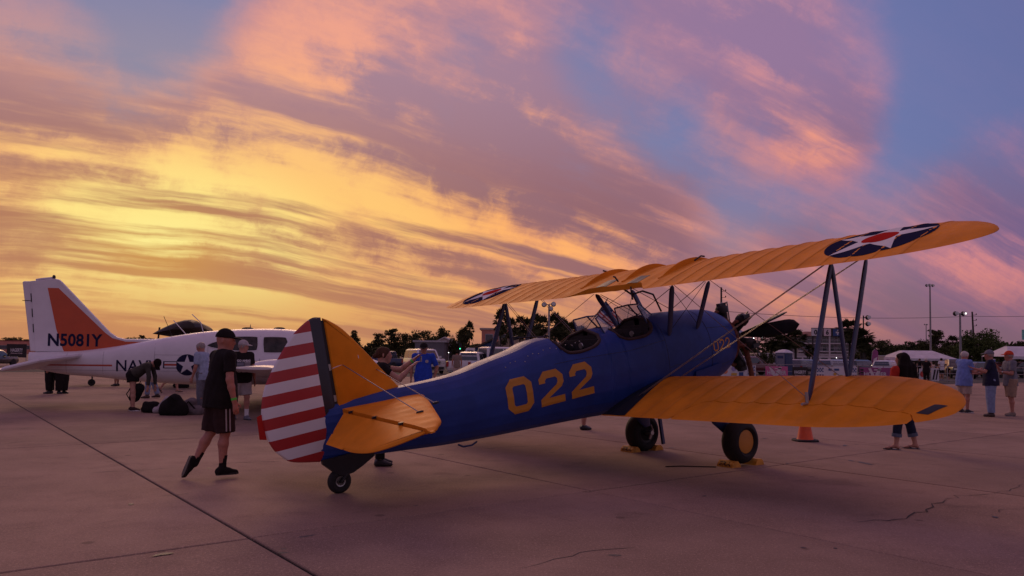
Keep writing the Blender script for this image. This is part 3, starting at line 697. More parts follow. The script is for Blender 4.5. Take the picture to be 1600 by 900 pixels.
for sg in (-1, 1):
    st = smooth_poly([(-5.30,.06),(-5.30,1.90),(-5.22,1.88),(-5.13,1.77),(-5.01,1.62),(-4.80,1.17),(-4.64,.82),(-4.50,.50),(-4.40,.25),(-4.33,.06)], 4, (0, 1, 9))
    def ribbed(u, l, w_):
        q = max(0, min(1, (u+5.3)/.08, (-u-4.5)/.08)); sag = .008*math.sin(PI*l/.24)**2*q*(1 if abs(w_) > .008 else 0)
        return Vector((u, sg*l, SZ(l)+w_-math.copysign(sag, w_)))
    # skin with ribs: a grid clipped to the outline
    mm = MB(); N = 64; rings = []
    def le_te(l):
        xs = []
        for (x0, y0), (x1, y1) in zip(st, st[1:]+st[:1]):
            if (y0-l)*(y1-l) <= 0 and abs(y1-y0) > 1e-6: xs.append(x0+(x1-x0)*(l-y0)/(y1-y0))
        return (max(xs), min(xs)) if xs else (-5.2, -5.21)
    for i in range(N+1):
        l = lerp(.062, 1.925, i/N); a, b = le_te(min(l, 1.895)); up_, dn = [], []
        for k in range(11):
            t = .5-.5*math.cos(PI*k/10); x = lerp(b, a, t); th = .032*math.sqrt(max(0, 1-(max(0, t-.55)/.45)**2))*(1 if i < N-2 else .3)*(.6+.4*min(1, (1.93-l)/.3))
            sag = .007*math.sin(PI*l/.235)**2*math.sin(PI*t)
            up_.append(Vector((x, sg*l, SZ(l)+th-sag+.003))); dn.append(Vector((x, sg*l, SZ(l)-th+sag-.003)))
        rings.append(up_+dn[::-1])
    mm.loft(rings); mm.build('tailplane', M_YEL, BIP)
    el = smooth_poly([(0,.14),(0,1.86),(.07,1.80),(.22,1.62),(.36,1.38),(.42,1.10),(.425,.80),(.42,.52),(.24,.32)], 4, (0, 1, 6, 7, 8))
    dr = R(27)
    pl = plate(el, lambda u, l, w_: Vector((-5.322-u*math.cos(dr)-w_*math.sin(dr)*.0, sg*l, SZ(l)-.002-u*math.sin(dr)+w_*math.cos(dr))), .040, .010, .03); eo = pl.build('elevator', M_YEL, BIP)
    tb = MB(); P = lambda u, l, w_: Vector((-5.322-u*math.cos(dr), sg*l, SZ(l)-.002-u*math.sin(dr)+w_*math.cos(dr)))
    tb.loft([[P(.31,.40,.018),P(.31,.98,.018),P(.44,.88,.012),P(.44,.50,.012)], [P(.31,.40,.022),P(.31,.98,.022),P(.44,.88,.016),P(.44,.50,.016)]]); tb.build('trim_tab', M_YEL, eo)
    for l in (.3, .85, 1.4): hg = MB(); hg.cbox((-5.31, sg*l, SZ(l)+.026), (.05,.035,.022)); hg.build('elevator_hinge', M_BLACK, BIP)
    for (x, l, xf, zf) in ((-4.98, 1.18, -5.20, 2.42), (-4.66, .95, -4.82, 2.30)):
        wire((x, sg*l, SZ(l)+.03), (xf, sg*.03, zf), .0055); q = MB(); q.ball((x, sg*l, SZ(l)+.038), (.045,.014,.014), 8); q.build('wire_fitting', M_BLACK, BIP)
m = MB(); m.loft([[(x, y*.9, z) for y, z in ((-.10,1.43),(-.06,zz),(.06,zz),(.10,1.43))] for x, z, zz in ((-5.58,0,1.40),(-5.50,0,1.31),(-5.40,0,1.245),(-5.28,0,1.26),(-5.16,0,1.31),(-5.02,0,1.37))] if False else [[Vector((x, y, z)) for y, z in ((-wd,1.47),(-wd*.8,zz),(wd*.8,zz),(wd,1.47))] for x, zz, wd in ((-5.60,1.42,.03),(-5.50,1.315,.06),(-5.42,1.25,.075),(-5.30,1.255,.085),(-5.18,1.30,.09),(-5.02,1.37,.08))])
m.build('tail_fairing', M_BLACK, BIP)
def wheel(name, c, r, wd, rim_r, cover, parent, side=-1, hubm=None):
    t = MB(); pr = []
    for k in range(13):
        a = lerp(-PI*.5, PI*.5, k/12); pr.append((r-wd*.42+wd*.42*math.cos(a), wd/2*math.sin(a)))
    pr = [(rim_r, -wd*.36)]+pr+[(rim_r, wd*.36)]
    t.lathe(pr, c, 'Y', 36); wo = t.build(name, M_RUBBER, parent)
    for sd in (-1, 1):
        h_ = MB(); y = sd*wd*.36
        if cover and sd == side: h_.lathe([(rim_r*1.02, y*.9), (rim_r*.98, y*1.06), (rim_r*.7, y*1.16), (.02, y*1.2)], c, 'Y', 28); h_.build('hub_cover', cover, wo)
        else:
            h_.lathe([(rim_r*1.02, y), (rim_r, y*1.08), (rim_r*.82, y*1.02), (rim_r*.74, y*.6), (rim_r*.4, y*.55), (rim_r*.34, y*.95), (.02, y*1.0)], c, 'Y', 24); h_.build('rim', hubm or M_DARKST, wo)
    return wo
for sg in (-1, 1):
    c = (.085, sg*.95, .315/math.cos(R(11))-.006+.0) ; c = (.062, sg*.95, .311)
    wheel('main_wheel', c, .315, .27, .165, M_NUM, BIP, sg)
    g = MB(); g.loft([[Vector((x+.17*math.cos(2*PI*k/14)*s_, y+.05*math.sin(2*PI*k/14)*s_, z)) for k in range(14)] for x, y, z, s_ in ((-.14, sg*.62, 1.14, 1.0), (-.11, sg*.70, .86, 1.0), (-.07, sg*.755, .62, .95), (-.02, sg*.775, .52, .7), (.03, sg*.78, .42, .4))]); g.build('landing_gear_leg', M_STRUT, BIP)
    g = MB(); g.loft([[Vector((x, sg*y, z)) for x, y in ((.30,.755),(.36,.765),(.36,.785),(.30,.795))] for z in (.06, .60)]); g.build('gear_fairing', M_STRUT, BIP)
    a = MB(); a.tube([(.062, sg*.72, .311), (.062, sg*.98, .311)], .035, 10); a.tube([(.10, sg*.74, .36), (.02, sg*.76, .22)], .02, 8); a.tube([(.12, sg*.78, .42), (.16, sg*.80, .30)], .012, 6); a.build('axle', M_STEEL, BIP)
TWZ = 1.064+.13
wheel('tail_wheel', (-5.445, 0, TWZ+.002), .132, .10, .055, None, BIP, -1, M_STEEL)
m = MB()
for y in (-.065, .065): m.tube([(-5.445,y,TWZ),(-5.36,y*.8,1.26),(-5.34,y*.3,1.32)], .016, 8)
m.tube([(-5.45,-.075,TWZ),(-5.45,.075,TWZ)], .014, 8); m.build('tail_wheel_fork', M_DARKST, BIP)
m = MB(); m.tube([(-4.02,-.18,1.245),(-3.96,-.19,1.205),(-3.84,-.19,1.195),(-3.76,-.18,1.215)], .012, 6); m.build('step', M_STRUT, BIP)
# --- panel seams and small rivets on the nose
m = MB()
for x in (.30,): m.tube([fus_pt(x, a, .001) for a in [lerp(R(18), R(150), k/24) for k in range(25)]], .0035, 5)
m.tube([fus_pt(x, R(62), .001) for x in (.30,.45,.6,.75,.88)], .0035, 5); m.tube([fus_pt(x, R(118), .001) for x in (.30,.45,.6,.75,.88)], .0035, 5)
m.build('cowl_seam', M_BLACK, BIP)
for pts in ([fus_pt(-.62, lerp(R(40), R(150), k/24), .0005) for k in range(25)], [fus_pt(lerp(-.62, .30, k/10), R(98), .0005) for k in range(11)], [fus_pt(lerp(-2.6, -.62, k/20), R(70), .003) for k in range(21)]): m = MB(); m.tube(pts, .0028, 4); m.build('panel_seam', M_BLACK, BIP)
rr = random.Random(4)
for k in range(15):
    x = -3.25+k*.085+rr.uniform(-.02,.02); p = fus_pt(x, R(48)-(.1 if k % 3 else 0)+rr.uniform(-.03,.03), .0); m = MB(); m.ball((p.x,p.y,p.z), .008, 6); m.build('fastener', M_STEEL, BIP)
# lower nose fairing between the wing and the cowl
m = MB(); m.loft([[fus_pt(x, lerp(R(112), R(150), k/6), .03) for k in range(7)] for x in (-.1,.1,.3,.5)], False, closed=False); m.build('nose_fairing', M_BLUE, BIP)
# ---------------------------------------------------------------- the white and orange twin with the tall swept fin
M_AWH = paint('aircraft_white', (.70, .68, .71), .4, .12, .04); M_AOR = paint('aircraft_orange', (.55, .072, .012), .4, .3, .05); M_ARED = paint('stripe_red', (.45, .06, .03), .4, .2)
M_WIN = mat('aircraft_window', (.030, .022, .020), .16, spec=.35, var=.7, scale=5)
AZP = thing('light_airplane', 'white twin engined airplane with orange swept fin marked N5081Y and NAVY on its side', 'airplane', (-10.2, 20.5, 0), R(14))
AF = [(-2.50, 1.43, 1.12, .10, 2.4), (-2.35, 1.44, 1.02, .17, 2.5), (-2.0, 1.455, .92, .23, 2.6), (-1.48, 1.47, .84, .30, 2.7), (-.75, 1.56, .78, .39, 2.8), (-.1, 1.68, .70, .46, 2.8), (.7, 1.855, .64, .53, 2.8), (1.5, 2.01, .60, .58, 2.7), (2.0, 2.08, .60, .60, 2.6),
      (2.9, 2.15, .60, .62, 2.5), (3.7, 2.17, .60, .63, 2.5), (4.3, 2.13, .60, .62, 2.5), (4.9, 1.80, .62, .60, 2.5), (5.5, 1.52, .66, .54, 2.4), (6.2, 1.38, .75, .42, 2.3), (6.7, 1.22, .86, .26, 2.2), (6.95, 1.08, .96, .08, 2.0)]
def af_pt(x, a):
    zt, zb, hw, n = interp(AF, x); zc = zb+(zt-zb)*.48; s, c = math.sin(a), math.cos(a)
    return Vector((x, -hw*math.copysign(abs(s)**(2/n), s), zc+(zt-zc if c >= 0 else zc-zb)*math.copysign(abs(c)**(2/n), c)))
m = MB(); m.loft([[af_pt(-2.5+i*.09, 2*PI*k/36) for k in range(36)] for i in range(106)]); afus = m.build('fuselage', M_AWH, AZP); AT = tree_of(afus)
def side_decal(name, me, mtl, x0, z0, size=.12, off=.004, parent=None):
    me = fine(me, size); me.materials.append(mtl); drape(me, lambda x, y: Vector((x0+x, -2, z0+y)), AT, (0, 1, 0), off); return link(name, me, parent or AZP)
side_decal('lettering', fit_text('NAVY', 1.04, .30, .012, 1.05), M_NAVY, .20, 1.105, .08)
side_decal('insignia_disc', poly_mesh([disc(.285, 32)]), M_NAVY, 1.44, 1.14, .09, .004)
side_decal('insignia_star', poly_mesh(star(.275)), M_WHITE, 1.44, 1.135, .09, .006)
for sx in (-1, 1):
    side_decal('insignia_bar', poly_mesh([[(min(sx*.24, sx*.60), -.095), (max(sx*.24, sx*.60), -.095), (max(sx*.24, sx*.60), .095), (min(sx*.24, sx*.60), .095)]]), M_NAVY, 1.44, 1.14, .09, .0035)
    for y, mm_ in ((.05, M_WHITE), (0, M_ARED), (-.05, M_WHITE)):
        a, b = sorted((sx*.27, sx*.565)); side_decal('insignia_bar_stripe', poly_mesh([[(a, y-.024), (b, y-.024), (b, y+.024), (a, y+.024)]]), mm_, 1.44, 1.14, .09, .0055)
side_decal('side_stripe', poly_mesh([[(-2.2, 1.09), (-.42, 1.085), (-.42, 1.13), (-2.2, 1.12)]]), M_ARED, 0, 0, .12)
side_decal('side_stripe', poly_mesh([[(2.0, 1.20), (4.9, 1.20), (4.9, 1.26), (2.0, 1.26)]]), M_ARED, 0, 0, .12)
def seam(pts, r=.0035):
    q = [AT.ray_cast(Vector((x, -2, z)), Vector((0,1,0)))[0] for x, z in pts]; m = MB(); m.tube([p+Vector((0,-.001,0)) for p in q if p], r, 4); m.build('panel_seam', M_SEAM, AZP)
M_SEAM = mat('seam_grey', (.16, .14, .15), .8)  # dark grey of the thin panel seam lines
for x, a, b in ((-1.55,.90,1.43),(-.65,.82,1.54),(.62,.70,1.80),(1.95,.66,1.62),(2.46,.66,2.08),(4.25,.66,2.05)): seam([(x, lerp(a, b, k/10)) for k in range(11)])
seam([(lerp(-2.1, 4.8, k/30), .98-.02*k/30) for k in range(31)]); seam([(lerp(.62, 2.46, k/14), 1.40) for k in range(15)])
# fin with its dorsal fillet and rudder
def fin_plate(poly, thick, name, mtl, y0=0.0): return plate(poly, lambda x, z, w_: Vector((x, w_+y0, z)), thick, .03, .022).build(name, mtl, AZP)
fin_plate([(-2.36,1.44),(-2.54,3.30),(-2.25,3.34),(-1.99,3.39),(-1.85,3.36),(-1.78,3.29),(-.58,1.98),(-.40,1.86),(-.2,1.815),(.5,1.83),(1.1,1.88),(.9,1.78),(0.2,1.60),(-1.0,1.46)], .13, 'fin', M_AWH)
fin_plate([(-2.22,1.45),(-2.48,1.46),(-2.73,3.26),(-2.70,3.29),(-2.40,3.30)], .10, 'rudder', M_AWH)
OR = poly_mesh([[(-2.12,3.13),(-1.86,3.13),(-.70,1.97),(-.95,1.46),(-1.68,1.46),(-1.74,1.62),(-1.88,2.05)],[(-.70,1.97),(-.52,1.83),(-.2,1.745),(.35,1.745),(.88,1.79),(.2,1.66),(-.95,1.46)]])
OR = fine(OR, .3); OR.materials.append(M_AOR)
for v in OR.vertices: v.co = (v.co.x, -.068, v.co.y)
link('fin_panel', OR, AZP)
tx = fit_text('N5081Y', 1.30, .34, .028, 1.02); tx.materials.append(M_NAVY)
for v in tx.vertices: v.co = (v.co.x-1.415, -.072, v.co.y+1.765)
link('lettering', tx, AZP)
m = MB()
for z in (1.95, 2.35, 2.75): m.tube([(-2.36-(z-1.45)*.098, -.06, z), (-2.36-(z-1.45)*.098-.02, -.06, z+.22)], .012, 5)
m.tube([(-2.70,-.055,2.78),(-2.45,-.055,2.78),(-2.27,-.055,1.76)], .010, 5); m.build('rudder_seam', M_BLACK, AZP)
m = MB(); m.lathe([(.03,3.36),(.045,3.42),(.03,3.47),(.01,3.48)], (-2.0,0,0), 'Z', 10); m.build('beacon', M_BLACK, AZP)
m = MB(); m.tube([(-2.02,0,3.40),(-2.3,0,3.36),(-2.42,0,3.33)], .03, 6); m.build('fin_cap', M_AWH, AZP)
# stabilator: swept halves with a darker fairing at the root
for sg in (-1, 1):
    poly = smooth_poly([(-1.10,.10),(-1.30,.60),(-1.62,1.75),(-1.78,1.85),(-2.35,1.85),(-2.52,1.75),(-2.52,.14)], 4, (0, 1, 5, 6))
    plate(poly, lambda x, l, w_: Vector((x, sg*l, 1.19+w_+.27*(x+1.85))), .10, .015, .04).build('stabilator', M_AWH, AZP)
    plate([(-2.535,.16),(-2.535,1.72),(-2.74,1.66),(-2.74,.2)], lambda x, l, w_: Vector((x, sg*l, 1.005+w_-.10*(x+2.53))), .03, .008, .03).build('stabilator_tab', M_AWH, AZP)
# low wings, flaps, engines
for sg in (-1, 1):
    rings = []
    for l, le, te, z, th in ((.45,4.45,2.55,.86,.27),(1.2,4.40,2.58,.90,.26),(3.5,4.25,2.75,1.04,.20),(5.0,4.15,2.85,1.13,.16),(5.55,3.95,3.0,1.16,.06)):
        up, dn = [], []
        for k in range(13):
            c = .5-.5*math.cos(PI*k/12); yc, yt = airfoil(c, 1.0); up.append(Vector((le-c*(le-te), sg*l, z+yt*th*1.15))); dn.append(Vector((le-c*(le-te), sg*l, z-yt*th*.85)))
        rings.append(up+dn[-2:0:-1])
    m = MB(); m.loft(rings); m.build('wing', M_AWH, AZP)
    m = MB(); m.loft([[Vector((te+.52, sg*l, z+.055)), Vector((te+.02, sg*l, z+.005)), Vector((te+.02, sg*l, z-.0)), Vector((te+.52, sg*l, z+.050))] for l, te, z in ((.62,2.56,.885),(2.6,2.68,1.0))]); m.build('wing_walk', M_ARED, AZP)
    m = MB(); m.loft([[Vector((2.62, sg*l, z)), Vector((2.50, sg*l, z-.12)), Vector((2.30, sg*l, z-.34)), Vector((2.28, sg*l, z-.35)), Vector((2.46, sg*l, z-.16)), Vector((2.60, sg*l, z-.05))] for l, z in ((.66,.84),(2.6,.97))]); m.build('flap', M_AWH, AZP)
    m = MB(); m.lathe([(.05,2.6),(.18,2.9),(.30,3.6),(.36,4.4),(.38,5.0),(.34,5.5),(.2,5.62)], (0, sg*1.75, 1.02), 'X', 18); na = m.build('nacelle', M_AWH, AZP)
    m = MB(); m.lathe([(.16,5.62),(.12,5.75),(.02,5.92)], (0, sg*1.75, 1.02), 'X', 14); m.build('spinner', M_STEEL, na)
    for k in (0, 1): m = MB(); u = Vector((0, math.cos(.6+PI*k), math.sin(.6+PI*k))); m.tube([Vector((5.72, sg*1.75, 1.02))+u*r for r in (.1,.4,.75,.95)], [.05,.08,.07,.03], 8, flat=((1,.4,0), .25)); m.build('propeller_blade', M_BLACK, na)
    m = MB(); m.tube([(4.0, sg*1.75, .85), (4.0, sg*1.75, .30)], .05, 8); m.build('landing_gear_leg', M_STEEL, AZP); wheel('main_wheel', (4.0, sg*1.75, .26), .26, .18, .12, None, AZP, sg, M_STEEL)
m = MB(); m.tube([(6.2,0,.8),(6.25,0,.25)], .045, 8); m.build('landing_gear_leg', M_STEEL, AZP); wheel('nose_wheel', (6.25, 0, .22), .22, .15, .10, None, AZP, -1, M_STEEL)
# cabin windows
def cabin_window(poly):
    me = fine(poly_mesh([smooth_poly(poly, 4)]), .2); me.materials.append(M_WIN); drape(me, lambda x, y: Vector((x, -2, y)), AT, (0, 1, 0), .006); w_ = link('cabin_window', me, AZP)
    fr = MB(); pts = [AT.ray_cast(Vector((x, -2, y)), Vector((0,1,0)))[0] for x, y in smooth_poly(poly, 4)]; pts = [p+Vector((0,-.004,0)) for p in pts if p]; fr.tube(pts+[pts[0]], .012, 5); fr.build('window_frame', M_AWH, w_)
cabin_window([(1.92,1.66),(2.12,1.77),(2.36,1.80),(2.36,1.58),(2.2,1.58)])
cabin_window([(2.55,1.60),(2.52,1.86),(2.62,1.92),(3.15,1.93),(3.22,1.86),(3.22,1.60),(3.12,1.54),(2.65,1.53)])
cabin_window([(3.38,1.55),(3.36,1.88),(3.46,1.93),(3.86,1.93),(3.98,1.88),(4.06,1.56),(3.95,1.50),(3.45,1.49)])
me = fine(poly_mesh([[(3.30,1.02),(3.34,1.02),(3.34,1.45),(3.30,1.45)]]), .2)
m = MB(); pts = [AT.ray_cast(Vector((x, -2, z)), Vector((0,1,0)))[0]+Vector((0,-.003,0)) for x, z in ((3.29,1.95),(3.29,1.3),(3.32,1.02),(3.45,.98),(4.05,.98),(4.14,1.05),(4.14,1.9))]; m.tube(pts, .006, 5); m.build('cabin_door', M_DARKST, AZP)
for pts, r in (([(.95,0,1.9),(.72,0,2.45)], .008), ([(1.30,.1,1.95),(.95,.1,2.35)], .012), ([(1.75,-.1,2.05),(1.68,-.1,2.30),(1.45,-.1,2.52)], .012)): m = MB(); m.tube(pts, r, 5); m.build('antenna', M_AWH if r > .01 else M_DARKST, AZP)
for q in ((2.9,0,2.15),(3.75,0,2.17)): m = MB(); m.ball(q, (.16,.03,.05), 8); m.build('roof_antenna', M_DARKST, AZP)

# ---------------------------------------------------------------- a dark biplane parked beyond the white one, mostly hidden by it
M_DKG = paint('dark_airframe', (.022, .014, .011), .6, .0, .2)
DB = thing('biplane', 'dark biplane parked behind the white airplane, only its upper wing and tailwheel showing', 'biplane', (-17.68, 32.04, 0), R(18))
m = MB(); m.loft([[Vector((x, hw*math.cos(2*PI*k/16), zc+hh*math.sin(2*PI*k/16))) for k in range(16)] for x, zc, hh, hw in ((-.3,.62,.10,.05),(.6,.78,.20,.14),(1.8,1.0,.34,.26),(3.0,1.28,.48,.36),(4.2,1.52,.54,.42),(5.0,1.66,.52,.44),(5.5,1.74,.45,.42))]); m.build('fuselage', M_DKG, DB)
def dwing(name, z, x0, half, ch):
    rings = []
    for l, k in ((-half,.25),(-half+.15,.75),(-half+.5,1),(0,1),(half-.5,1),(half-.15,.75),(half,.25)):
        up, dn = [], []
        for q in range(11):
            c = .5-.5*math.cos(PI*q/10); yc, yt = airfoil(c, .36 if name == 'upper_wing' else .16); x = x0-ch*k*c-(1-k)*ch*.45; dz = -.30*(c-.2)*ch*k*.55
            up.append(Vector((x, l, z+ch*k*(yc*1.8+yt)+dz))); dn.append(Vector((x, l, z+ch*k*(yc*1.2-yt*.55)+dz)))
        rings.append(up+dn[-2:0:-1])
    m = MB(); m.loft(rings); m.build(name, M_DKG, DB)
dwing('upper_wing', 2.40, 4.50, 4.2, 1.75); dwing('lower_wing', 1.25, 4.4, 4.0, 1.5)
for sg in (-1, 1):
    for x in (3.3, 4.4): m = MB(); m.tube([(x-.5, sg*2.8, 1.3), (x-.4, sg*2.9, 2.45)], .035, 8); m.build('wing_strut', M_BLACK, DB)
    for x in (3.6, 4.6): m = MB(); m.tube([(x, sg*.4, 1.9), (x-.4, sg*.7, 2.45)], .03, 8); m.build('cabane_strut', M_BLACK, DB)
    m = MB(); m.tube([(4.5, sg*.4, 1.3), (4.6, sg*1.0, .4)], .07, 8); m.build('landing_gear_leg', M_DKG, DB); wheel('main_wheel', (4.65, sg*1.05, .34), .34, .2, .15, None, DB, sg)
m = MB(); m.tube([(-.05,0,.70),(.02,0,.34),(0,0,.16)], .03, 8); m.build('tail_wheel_fork', M_BLACK, DB); wheel('tail_wheel', (0, 0, .145), .145, .10, .05, None, DB, -1)
plate([(-.9,.95),(-.75,1.35),(-.3,1.40),(.1,1.0),(.2,.8),(-.5,.65)], lambda x, z, w_: Vector((x, w_, z)), .08).build('fin', M_DKG, DB)
for sg in (-1, 1): plate([(-.8,.1),(-.75,1.3),(-.2,1.35),(.35,.5),(.4,.1)], lambda x, l, w_: Vector((x, sg*l, .88+w_)), .07).build('tailplane', M_DKG, DB)
m = MB(); m.lathe([(.48,5.4),(.55,5.55),(.55,6.0),(.40,6.1),(.1,6.2)], (0,0,1.78), 'X', 20); m.build('cowling', M_DKG, DB)
for k in (0, 1): m = MB(); u = Vector((0, math.cos(.9+PI*k), math.sin(.9+PI*k))); m.tube([Vector((6.25,0,1.78))+u*r for r in (0,.4,.9,1.25)], [.05,.10,.09,.03], 8, flat=((1,.4,0), .25)); m.build('propeller_blade', M_BLACK, DB)
# ---------------------------------------------------------------- people: each body, garment and shoe is one blended surface
class Field:
    """a signed distance grid built from round cones blended together, turned into a mesh"""
    def __init__(s, lo, hi, h):
        s.lo = np.array(lo, float); s.h = h; s.n = np.maximum(4, np.ceil((np.array(hi)-s.lo)/h).astype(int)+1); s.d = np.full(s.n, .25, np.float32)
    def _sub(s, lo, hi):
        a = np.clip(np.floor((lo-s.lo)/s.h).astype(int), 0, s.n-1); b = np.clip(np.ceil((hi-s.lo)/s.h).astype(int)+1, 1, s.n)
        g = np.meshgrid(*[s.lo[i]+s.h*np.arange(a[i], b[i]) for i in range(3)], indexing='ij')
        return (slice(a[0], b[0]), slice(a[1], b[1]), slice(a[2], b[2])), np.stack(g, -1)
    def cone(s, a, b, ra, rb, k=.03, flat=None):
        a, b = np.array(a, float), np.array(b, float); m = max(ra, rb)+.09
        sl, P = s._sub(np.minimum(a, b)-m, np.maximum(a, b)+m)
        if P.size == 0: return s
        p = P-a; ab = b-a
        if flat is not None:
            n, f = np.array(flat[0], float), flat[1]; n /= np.linalg.norm(n); p = p+np.expand_dims((p@n)*(1/f-1), -1)*n; ab = ab+(ab@n)*(1/f-1)*n
        L = max(ab@ab, 1e-9); t = np.clip((p@ab)/L, 0, 1); q = np.linalg.norm(p-t[..., None]*ab, axis=-1)-(ra+(rb-ra)*t)
        o = s.d[sl]; hh = np.maximum(k-np.abs(o-q), 0)/k; s.d[sl] = np.minimum(o, q)-hh*hh*k*.25; return s
    def pts(s): return np.stack(np.meshgrid(*[s.lo[i]+s.h*np.arange(s.n[i]) for i in range(3)], indexing='ij'), -1)
    def cut(s, p, n):                                               # throw away the side that n points to
        n = np.array(n, float); n /= np.linalg.norm(n); s.d = np.maximum(s.d, ((s.pts()-np.array(p, float))@n).astype(np.float32)); return s
    def carve(s, c, r): s.d = np.maximum(s.d, (r-np.linalg.norm(s.pts()-np.array(c, float), axis=-1)).astype(np.float32)); return s
    def wrinkle(s, amp, freq, seed=0):
        r = np.random.default_rng(seed); P = s.pts(); w_ = np.zeros(s.n, np.float32)
        for i in range(7):
            v = r.normal(size=3)*freq*(.6+.3*i); v[2] *= .55; w_ += np.sin(P@v+r.uniform(0, 6.3)).astype(np.float32)*(amp/(1+.5*i))
        s.d = s.d+w_*.6; return s
    def mesh(s, name, m):
        V = s.d; S = V < 0
        if not S.any(): return None
        V = np.pad(V, 1, constant_values=.1); S = V < 0; lo = s.lo-s.h
        n = np.array(V.shape)-1; cnt = np.zeros(n, np.int16); acc = np.zeros((*n, 3), np.float32)
        C = [(i, j, k) for i in (0, 1) for j in (0, 1) for k in (0, 1)]
        sub = lambda A, c: A[c[0]:c[0]+n[0], c[1]:c[1]+n[1], c[2]:c[2]+n[2]]
        for a in C:
            for ax in range(3):
                if a[ax]: continue
                b = list(a); b[ax] = 1; va, vb = sub(V, a), sub(V, b); x = (sub(S, a) != sub(S, b)); t = np.where(x, va/np.where(x, va-vb, 1), 0)
                cnt += x
                for q in range(3): acc[..., q] += x*(a[q]+(t if q == ax else 0))
        act = cnt > 0; idx = -np.ones(n, int); idx[act] = np.arange(act.sum())
        cell = np.argwhere(act); vs = lo+s.h*(cell+acc[act]/cnt[act][:, None]); fs = []
        for ax in range(3):
            u, w_ = [(1, 2), (2, 0), (0, 1)][ax]; sh = [slice(1, -1)]*3; sh[ax] = slice(0, -1); sh2 = list(sh); sh2[ax] = slice(1, None)
            s0 = S[tuple(sh)]; s1 = S[tuple(sh2)]; e = np.argwhere(s0 != s1); flip = s0[tuple(e.T)]
            base = e.copy(); base[:, u] += 1; base[:, w_] += 1
            def at_(du, dw):
                c = base.copy(); c[:, u] -= du; c[:, w_] -= dw; return idx[c[:, 0], c[:, 1], c[:, 2]]
            q = np.stack([at_(0,0), at_(1,0), at_(1,1), at_(0,1)], 1); q[~flip] = q[~flip][:, ::-1]; fs.append(q)
        F = np.concatenate(fs); F = F[(F >= 0).all(1)]
        for _ in range(2):                                          # relax the surface a little
            sm = np.zeros_like(vs); c = np.zeros(len(vs))
            for i in range(4):
                for j in (1, 3): np.add.at(sm, F[:, i], vs[F[:, (i+j) % 4]]); np.add.at(c, F[:, i], 1)
            vs = vs*.5+.5*sm/np.maximum(c, 1)[:, None]
        me = bpy.data.meshes.new(name); me.from_pydata(vs.tolist(), [], F.tolist()); me.materials.append(m)
        me.polygons.foreach_set('use_smooth', [True]*len(me.polygons)); me.update(); return me
SKIN = {'fair': skin_mat('skin_fair', (.44, .22, .155)), 'tan': skin_mat('skin_tan', (.36, .165, .105)), 'ruddy': skin_mat('skin_ruddy', (.40, .17, .12))}
HAIR = {'dark': mat('hair_dark', (.010, .006, .005), .8, spec=.12, var=.3, scale=60, bump=.3, bscale=120), 'brown': mat('hair_brown', (.07, .032, .018), .75, spec=.15, var=.3, scale=60, bump=.3, bscale=120), 'white': mat('hair_white', (.48, .43, .40), .6, var=.2, scale=60, bump=.3, bscale=120), 'grey': mat('hair_grey', (.26, .22, .20), .6, var=.25, scale=60, bump=.3, bscale=120)}
def nv(v): v = Vector(v); v.normalize(); return v
